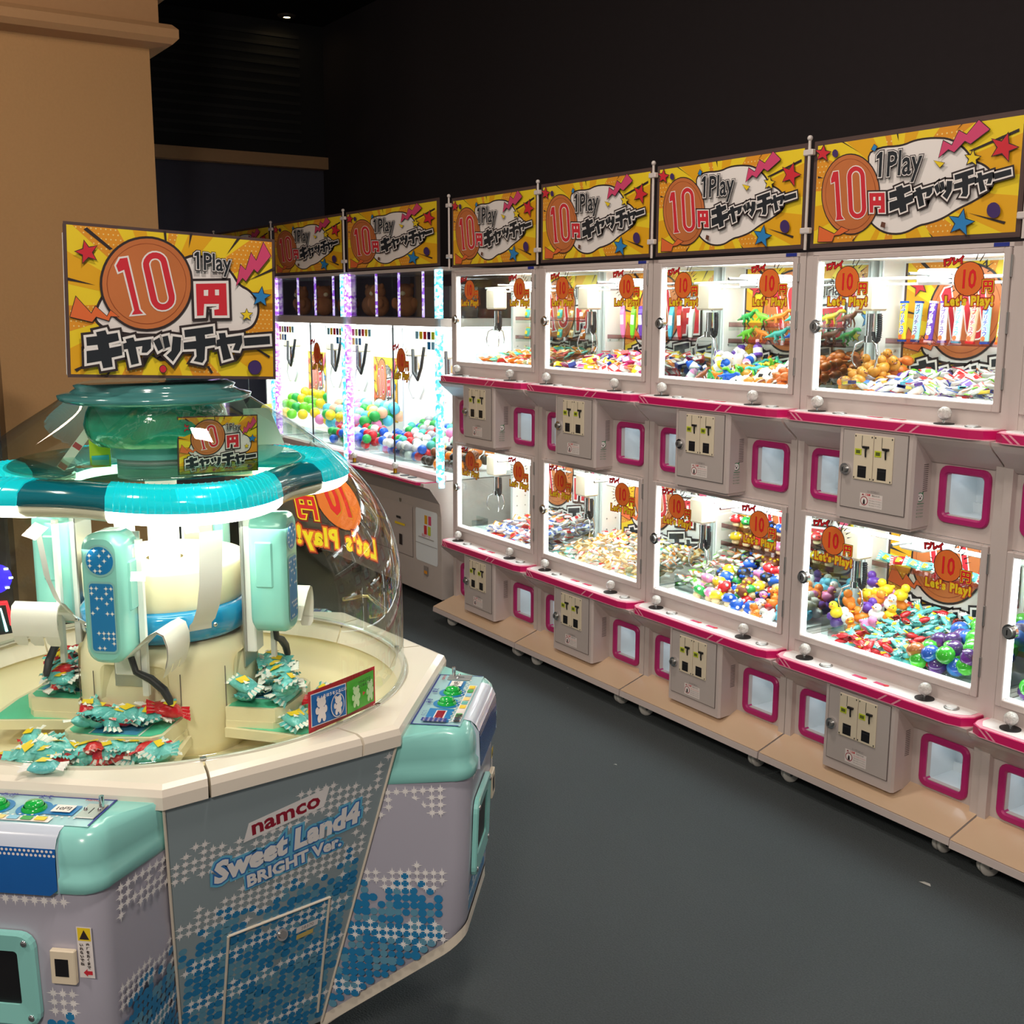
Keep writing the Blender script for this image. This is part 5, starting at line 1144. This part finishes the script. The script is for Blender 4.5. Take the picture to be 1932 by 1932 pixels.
for i in range(8):
    k = (candT, candR)[i % 3 == 1]; rn = random.Random(i)
    put(k[0], k[1], (X4-.335+i*.065, .44, .842+.018), (R_(60), rn.uniform(-.2, .2), rn.uniform(-.3, .3)), k[2]+' standing on the shelf '+W4, 'candy', k[2]+' on nearest lower shelf', 1.1)
# upper tier of the nearest machine
W4u = "in the nearest machine's upper tier"
gold = [K('duck_gold', duck(C_['gold'], C_['brown']), 'golden beast figure', 'toy', 2), K('chick', chicken, 'fried drumstick toy', 'toy', 2), K('packet_grey', packet(C_['grey'], C_['white'], .04, .05), 'small silver snack packet', 'snack', 1)]
pile(gold, (X4-.385, X4-.24), (.10, .42), ZU, lambda x, y: .02+(y-.1)*.28, .052, 'heaped at the left '+W4u, 'upper nearest', 4)
whites = [K('packet_white_'+n, packet(WRAPW, C_[n], .045, .06), 'white and '+n+' snack packet', 'snack', w_) for n, w_ in (('red', 2), ('blue', 1), ('purple', 2), ('lime', 1), ('orange', 1))]
pile(whites, (X4-.26, X4+.395), (.03, .49), ZU, lambda x, y: .01+y*.13+max(0, x-X4)*.05, .060, 'heaped '+W4u, 'upper nearest', 5, lay=.028, fill=True)
rn = random.Random(9)
for i in range(7):
    k = [('stick_y', stickp(C_['yellow'], C_['navy'])), ('stick_s', stickp(C_['white'], C_['sky'])), ('stick_p', stickp(C_['white'], C_['purple']))][i % 3]
    put(k[0], k[1], (X4-.30+i*.095, .08+.05*(i % 3), ZU+.045), (R_(84), rn.uniform(-.2, .2), R_(60+rn.uniform(-40, 40))), ('yellow', 'white and blue', 'white and purple')[i % 3]+' stick candy lying on the packets '+W4u, 'candy', 'stick candy lying in the nearest upper tier '+str(i % 3), .85)
shelf(1, 1.745, -.37, .22)
STK = [('y', 'yellow', 'yellow', 'blue'), ('c', 'mint', 'mint green', 'navy'), ('p', 'purple', 'purple', 'white'), ('wp', 'white', 'white', 'purple'), ('ws', 'white', 'white', 'sky'), ('r', 'peach', 'peach', 'red'), ('c2', 'mint', 'mint green', 'blue'), ('y2', 'yellow', 'pale yellow', 'orange'), ('p2', 'pink', 'pink', 'purple')]
for i, (k, c, lb, c2) in enumerate(STK):
    o = put('stick_'+k+'s', stickp(C_[c], C_[c2]), (X4-.345+i*.062, .45, 1.749), (R_(-4), R_((-2, 1, 3)[i % 3]), 0), lb+' stick candy number-free wrapper', 'candy', 'stick candies on the shelf')
    o['label'] = ['yellow stick candy at the left end of the nearest machine\'s upper shelf', 'mint stick candy second from the left on the upper shelf', 'purple stick candy third from the left on the upper shelf', 'white stick candy with purple letters on the upper shelf', 'white stick candy with pale blue letters on the upper shelf', 'peach stick candy with red letters on the upper shelf', 'mint stick candy right of the peach one on the upper shelf', 'yellow stick candy with orange letters on the upper shelf', 'pink stick candy at the right end of the upper shelf'][i]
# machine 3 lower: small white packets left, spotted cap toys, sea animals right
W3 = 'in the tier below the dinosaurs'
pile([K('packet_white_s_'+n, packet(WRAPW, C_[n], .036, .04, 'sweet_packet'), 'tiny white and '+n+' packet', 'snack', 1) for n in ('red', 'orange', 'lime')], (X3-.385, X3-.15), (.12, .48), ZL, lambda x, y: .02+(y-.1)*.36, .046, 'heaped at the left '+W3, 'lower dinosaurs', 6, lay=.025, fill=True)
CT = [K('cap_'+n, capto(C_[n], C_[s_]), n+' spotted cap toy', 'toy', 1) for n, s_ in (('red', 'white'), ('blue', 'white'), ('green', 'white'), ('yellow', 'white'), ('pink', 'white'), ('brown', 'yellow'), ('black', 'blue'))]
pile(CT, (X3-.24, X3+.20), (.04, .48), ZL, lambda x, y: .005+y*.22, .064, 'heaped in the middle '+W3, 'lower dinosaurs', 7, lay=.05)
sea = [K('duck_'+n, duck(C_[n], C_[b]), n+' rubber bath toy', 'toy', w_) for n, b, w_ in (('orange', 'yellow', 2), ('purple', 'orange', 1), ('white', 'orange', 2), ('sky', 'orange', 1), ('pink', 'yellow', 1), ('red', 'orange', 1))]
pile(sea, (X3+.14, X3+.39), (.03, .48), ZL, lambda x, y: .01+y*.16, .058, 'heaped at the right '+W3, 'lower dinosaurs', 8)
shelf(2, .850, -.36, .33); shelf(2, .765, -.36, .33)
for z, n_, off in ((.852, 9, 0), (.767, 9, 3)):
    for i in range(n_):
        k = CT[(i*2+off) % 7]; put(k[0], k[1], (X3-.32+i*.072, .44, z), (0, 0, i), k[2]+(' on the upper shelf ' if off == 0 else ' on the lower shelf ')+W3, 'toy', k[2]+str(off)+' on shelf', .95)
# machine 3 upper: bottles left, dinosaurs, rice balls and drumsticks
W3u = "in the dinosaur machine's upper tier"
bt = [K('bottle_'+n, bottle(C_[n]), n+' soft bottle toy', 'toy', w_) for n, w_ in (('purple', 2), ('white', 2), ('yellow', 2), ('blue', 1), ('pink', 1))]
pile(bt, (X3-.385, X3-.14), (.10, .44), ZU, lambda x, y: .015+(y-.1)*.30, .062, 'heaped at the left '+W3u, 'upper dinosaurs', 9, tilt=2.4)
dn = [K('dino_'+n, dino(C_[n], q), n+' plastic dinosaur', 'toy dinosaur', 1) for n, q in (('green', 0), ('yellow', 1), ('teal', 1), ('lime', 0), ('brown', 1), ('blue', 0), ('orange', 0))]
pile(dn, (X3-.20, X3+.0), (.03, .46), ZU, lambda x, y: .005+y*.08, .052, 'heaped in the middle '+W3u, 'upper dinosaurs', 10, tilt=.8)
fd = [K('burger', burger, 'little burger toy', 'toy', 1), K('rice', rice, 'white rice ball toy', 'toy', 3)]
pile(fd, (X3-.02, X3+.26), (.03, .48), ZU, lambda x, y: .005+y*.12, .054, 'heaped right of the centre '+W3u, 'upper dinosaurs', 11)
pile([K('chick', chicken, 'fried drumstick toy', 'toy', 1)], (X3+.22, X3+.39), (.03, .48), ZU, lambda x, y: .02+y*.2, .052, 'heaped at the right end '+W3u, 'upper dinosaurs', 12)
shelf(2, 1.797, -.36, .33); shelf(2, 1.722, -.36, .33)
for z, off in ((1.799, 0), (1.724, 3)):
    for i in range(7):
        k = dn[(i*3+off) % 7]
        o = put(k[0], k[1], (X3-.30+i*.098, .44, z), (0, 0, R_((0, 180, 20)[i % 3])), k[2]+' standing '+('nearest the white post on the upper shelf', 'second from the post on the upper shelf', 'third from the post on the upper shelf', 'fourth from the post on the upper shelf', 'fifth from the post on the upper shelf', 'sixth from the post on the upper shelf', 'at the right end of the upper shelf')[i].replace('upper shelf', 'upper shelf' if off == 0 else 'lower shelf'), 'toy dinosaur', 'dinosaurs on the shelves', 1.15)
# machine 2
W2, W2u = 'in the tier below the tube packs', 'in the tube pack tier'
sm = [K('packet_white_s_'+n, packet(WRAPW, C_[n], .036, .04, 'sweet_packet'), 'tiny white and '+n+' packet', 'snack', 1) for n in ('yellow', 'orange', 'teal', 'red')]+[K('packet_gold', packet(C_['cream'], C_['gold'], .036, .045, 'sweet_packet'), 'tiny cream packet', 'snack', 2)]
pile(sm, (X2-.385, X2+.39), (.03, .48), ZL, lambda x, y: .03+y*.12-max(0, X2-.25-x)*.1, .052, 'heaped '+W2, 'lower tubes', 13, lay=.028, fill=True)
mx = [K('box_'+n, boxp(C_[n], C_['white']), n+' sweet box', 'snack', 1) for n in ('red', 'navy', 'magenta', 'yellow')]+[K('packet_white_red', packet(WRAPW, C_['red'], .045, .06), 'white and red snack packet', 'snack', 2), K('packet_orange', packet(C_['orange'], C_['white'], .045, .06), 'orange snack packet', 'snack', 1), K('packet_magenta', packet(C_['magenta'], C_['white'], .05, .07), 'magenta snack packet', 'snack', 1)]
pile(mx, (X2-.385, X2+.39), (.03, .48), ZU, lambda x, y: .01+y*.15, .06, 'heaped '+W2u, 'upper tubes', 14, lay=.03, fill=True)
shelf(3, 1.722, -.37, .33)
for i, (n, lb) in enumerate((('pink', 'pink'), ('lime', 'lime green'), ('purple', 'purple'), ('yellow', 'yellow'), ('magenta', 'magenta'), ('sky', 'sky blue'), ('red', 'red'), ('white', 'white'))):
    put('tube_'+n, tubepack(C_[n]), (X2-.31+i*.075, .44, 1.724), (0, R_(4 if i % 2 else -3), 0), lb+' tube pack standing on the shelf of the second tubes machine', 'snack', 'tube packs on the shelf')['label'] = lb+' tube pack standing on the clear shelf of the tube pack machine'
# machine 1
W1, W1u = "low in the furthest white machine", "high in the furthest white machine"
tri = [K('packet_white_'+n, packet(WRAPW, C_[n], .045, .06), 'white and '+n+' snack packet', 'snack', w_) for n, w_ in (('blue', 4), ('red', 1), ('orange', 1))]+[K('packet_red2', packet(C_['red'], C_['gold'], .045, .05), 'red snack packet', 'snack', 1)]
pile(tri, (X1-.17, X1+.39), (.03, .48), ZL, lambda x, y: .015+y*.16, .058, 'heaped '+W1, 'lower furthest', 15, lay=.03, fill=True)
m1 = [K('packet_orange', packet(C_['orange'], C_['white'], .045, .06), 'orange snack packet', 'snack', 2), K('packet_red2', packet(C_['red'], C_['gold'], .045, .05), 'red snack packet', 'snack', 1), K('packet_teal', packet(C_['teal'], C_['yellow'], .045, .06), 'teal snack packet', 'snack', 2), K('packet_gold', packet(C_['cream'], C_['gold'], .036, .045, 'sweet_packet'), 'tiny cream packet', 'snack', 1)]
pile(m1, (X1-.24, X1+.39), (.03, .48), ZU, lambda x, y: .01+y*.15, .06, 'heaped '+W1u, 'upper furthest', 16, lay=.03, fill=True)
shelf(4, 1.809, -.36, .33); shelf(4, 1.70, -.36, .33)
for z, tx in ((1.811, 'top'), (1.702, 'bottom')):
    for i in range(6): k = m1[(2, 3, 0)[i % 3]]; put(k[0], k[1], (X1-.30+i*.11, .44, z+.03), (R_(80), 0, 0), k[2]+' on the '+tx+' shelf '+W1u, 'snack', k[2]+' '+tx+' shelf furthest', .95)
# machine 5, only its left end shows
pile(caps, (X5-.39, X5-.10), (.03, .49), ZL, lambda x, y: .015+y*.15, .066, 'low in the machine at the right edge', 'edge lower', 17)
pile(whites, (X5-.39, X5-.10), (.03, .49), ZU, lambda x, y: .01+y*.13, .066, 'high in the machine at the right edge', 'edge upper', 18, lay=.028, fill=True)
# tall cabinets: balls
def BK(names, r=.036): return [K('ball_%s_%d' % (n, int(r*1000)), ballp('toy_ball', C_[n], r), n+' round toy ball', 'ball', 1) for n in names]
G1 = 'in the nearest tall crane cabinet'
pile(BK(('blue', 'green', 'red', 'teal', 'grey', 'white'), .032), (XB[0]-.60, XB[0]+.06), (.14, .62), .873, lambda x, y: .03+(y-.1)*.30, .062, 'heaped at the left '+G1, 'tall near left', 20, lay=.05)
pile(BK(('white', 'pink', 'mint'), .040), (XB[0]+.02, XB[0]+.34), (.30, .62), .873, lambda x, y: .06+(y-.1)*.26, .078, 'heaped behind the dark balls '+G1, 'tall near mid', 21, lay=.05)
pile(BK(('black', 'brown', 'orange'), .032), (XB[0]+.16, XB[0]+.60), (.10, .40), .873, lambda x, y: .02+(y-.1)*.22, .062, 'heaped at the right '+G1, 'tall near right', 22, lay=.05)
G2 = 'in the middle tall crane cabinet'
pile(BK(('mint', 'yellow', 'pink', 'peach', 'sky', 'green'), .042), (XB[1]-.60, XB[1]+.30), (.26, .62), .873, lambda x, y: .07+(y-.1)*.30, .085, 'heaped at the back '+G2, 'tall middle back', 23, lay=.06)
pile(BK(('red', 'green', 'blue', 'white'), .034), (XB[1]-.05, XB[1]+.60), (.12, .34), .873, lambda x, y: .03+(y-.1)*.3, .068, 'heaped in front '+G2, 'tall middle front', 24, lay=.05)
pile(BK(('lime', 'yellow', 'green'), .042), (XB[2]-.2, XB[2]+.60), (.14, .60), .873, lambda x, y: .07+(y-.1)*.35, .10, 'in the furthest tall crane cabinet', 'tall far', 25, lay=.06, lo=False)
# soft toys stored in the dim showcases above
def plush():
    pm_ = pm('plush', 'B06A3A', rough=.9, noise=.15, bump=.5)
    mb = MB(); mb.ball((0, 0, .075), .075, pm_, 16, 10, sc=(1, .9, 1)); mb.ball((0, -.01, .165), .055, pm_, 14, 9); o = mb.build('plush_toy')
    for s in (-1, 1): mb = MB(); mb.ball((s*.04, 0, .205), .018, pm_, 8, 6); mb.build('ear', o); mb = MB(); mb.ball((s*.07, -.03, .09), .025, pm_, 8, 6, sc=(1, 1, 1.5)); mb.build('arm', o)
    mb = MB(); mb.ball((0, -.058, .155), .02, C_['cream'], 8, 6, sc=(1, .6, .8)); mb.build('muzzle', o); return o
for xb, n_, g in ((XB[1], 6, 'middle'), (XB[0], 2, 'nearest')):
    for i in range(n_):
        put('plush', plush, (xb-.5+i*.2, .16+.1*(i % 2), 1.817), (0, 0, i*.7), 'brown plush toy stored in the dim showcase of the '+g+' tall cabinet', 'soft toy', 'plush '+g, 1.0)
mb = MB(); mb.rbox(-.16, .16, -.1, .1, 0, .19, mat('dark_carton', '4A3F3C', .7, noise=.1), .004); mb.box(-.02, .02, -.101, .101, .0, .1905, mat('carton_tape', '6A5A50', .6, noise=.05))
tag(mb.build('carton', None, (XB[0]+.40, .2, 1.817)), 'dark brown carton in the showcase beside the cyan crystal pillar', 'box')

# sweets inside the dome machine
CMX = Matrix.Translation((-.617, -2.573, 0)) @ Matrix.Rotation(R_(4.5), 4, 'Z')
def domepile(ang, n0, n1, w, z, n, where, seed, redp=.15, hgt=.03):
    rn = random.Random(seed)
    for i in range(n):
        k = candR if rn.random() < redp else candT
        q = CMX @ Matrix.Rotation(R_(ang), 4, 'Z') @ Vector((n0+(n1-n0)*((i*.618) % 1), -w+2*w*((i*.381+.1) % 1), 0))
        zz = z+hgt*(i/n)+.001
        put(k[0], k[1], (q.x, q.y, zz), (rn.uniform(-.45, .45), rn.uniform(-.45, .45), rn.uniform(0, 6.3)), k[2]+(', low left ', ', low right ', ', topmost left ', ', topmost right ')[2*(i > n*.6)+(((i*.381+.1) % 1) > .5)]+where, 'candy', k[2]+' '+where+' '+str(2*(i > n*.6)+(((i*.381+.1) % 1) > .5)), rn.uniform(1.15, 1.4))
domepile(-45, .225, .325, .10, .921, 20, 'on the front tray in the dome', 31, .3, .016)
domepile(45, .225, .335, .10, .921, 32, 'on the right hand tray in the dome', 32, .0, .045)
domepile(-135, .225, .335, .10, .921, 32, 'on the left hand tray in the dome', 33, .25, .045)
domepile(135, .23, .33, .08, .921, 7, 'on the rear tray in the dome', 34, .1, .02)
domepile(-48, .34, .43, .17, .871, 34, 'on the ledge below the front tray', 35, .22, .022)
domepile(-80, .30, .52, .07, .80, 26, 'in the bowl left of the front tray', 36, .3, .04)
domepile(45, .36, .41, .12, .871, 6, 'on the ledge below the right tray', 37, .1, .01)
domepile(14, .36, .46, .05, .80, 7, 'in the bowl behind the caution sticker', 38, .2, .02)
q = CMX @ Vector((.452, -.437, 0))
put(candT[0], candT[1], (q.x, q.y, .9535), (0, 0, 1.1), 'lone turquoise wrapped candy on the white rim outside the dome', 'candy', 'candy on rim', 1.15)
# litter on the carpet
for i, (x, y, l_) in enumerate(((.03, -.31, 'torn white paper scrap on the carpet near the casters'), (-1.31, -.56, 'tiny white fluff on the carpet in mid aisle'), (-2.2, -.16, 'tiny white crumb on the carpet by the far casters'))):
    mb = MB(); s = (.022, .009, .006)[i]; mb.add([(-s, -s*.3, .001), (-.3*s, -s*.5, .004), (s, -.1*s, .001), (.5*s, .4*s, .003), (-.4*s, .3*s, .002)], [(0, 1, 4), (1, 3, 4), (1, 2, 3)], mat('scrap_white', 'B8B6B0', .8, noise=.05)); tag(mb.build('paper_scrap', None, (x, y, 0), (0, 0, .6*i)), l_, 'litter')

for o, k in KEEP:
    for c in list(o.children): bpy.data.objects.remove(c)
    bpy.data.objects.remove(o)
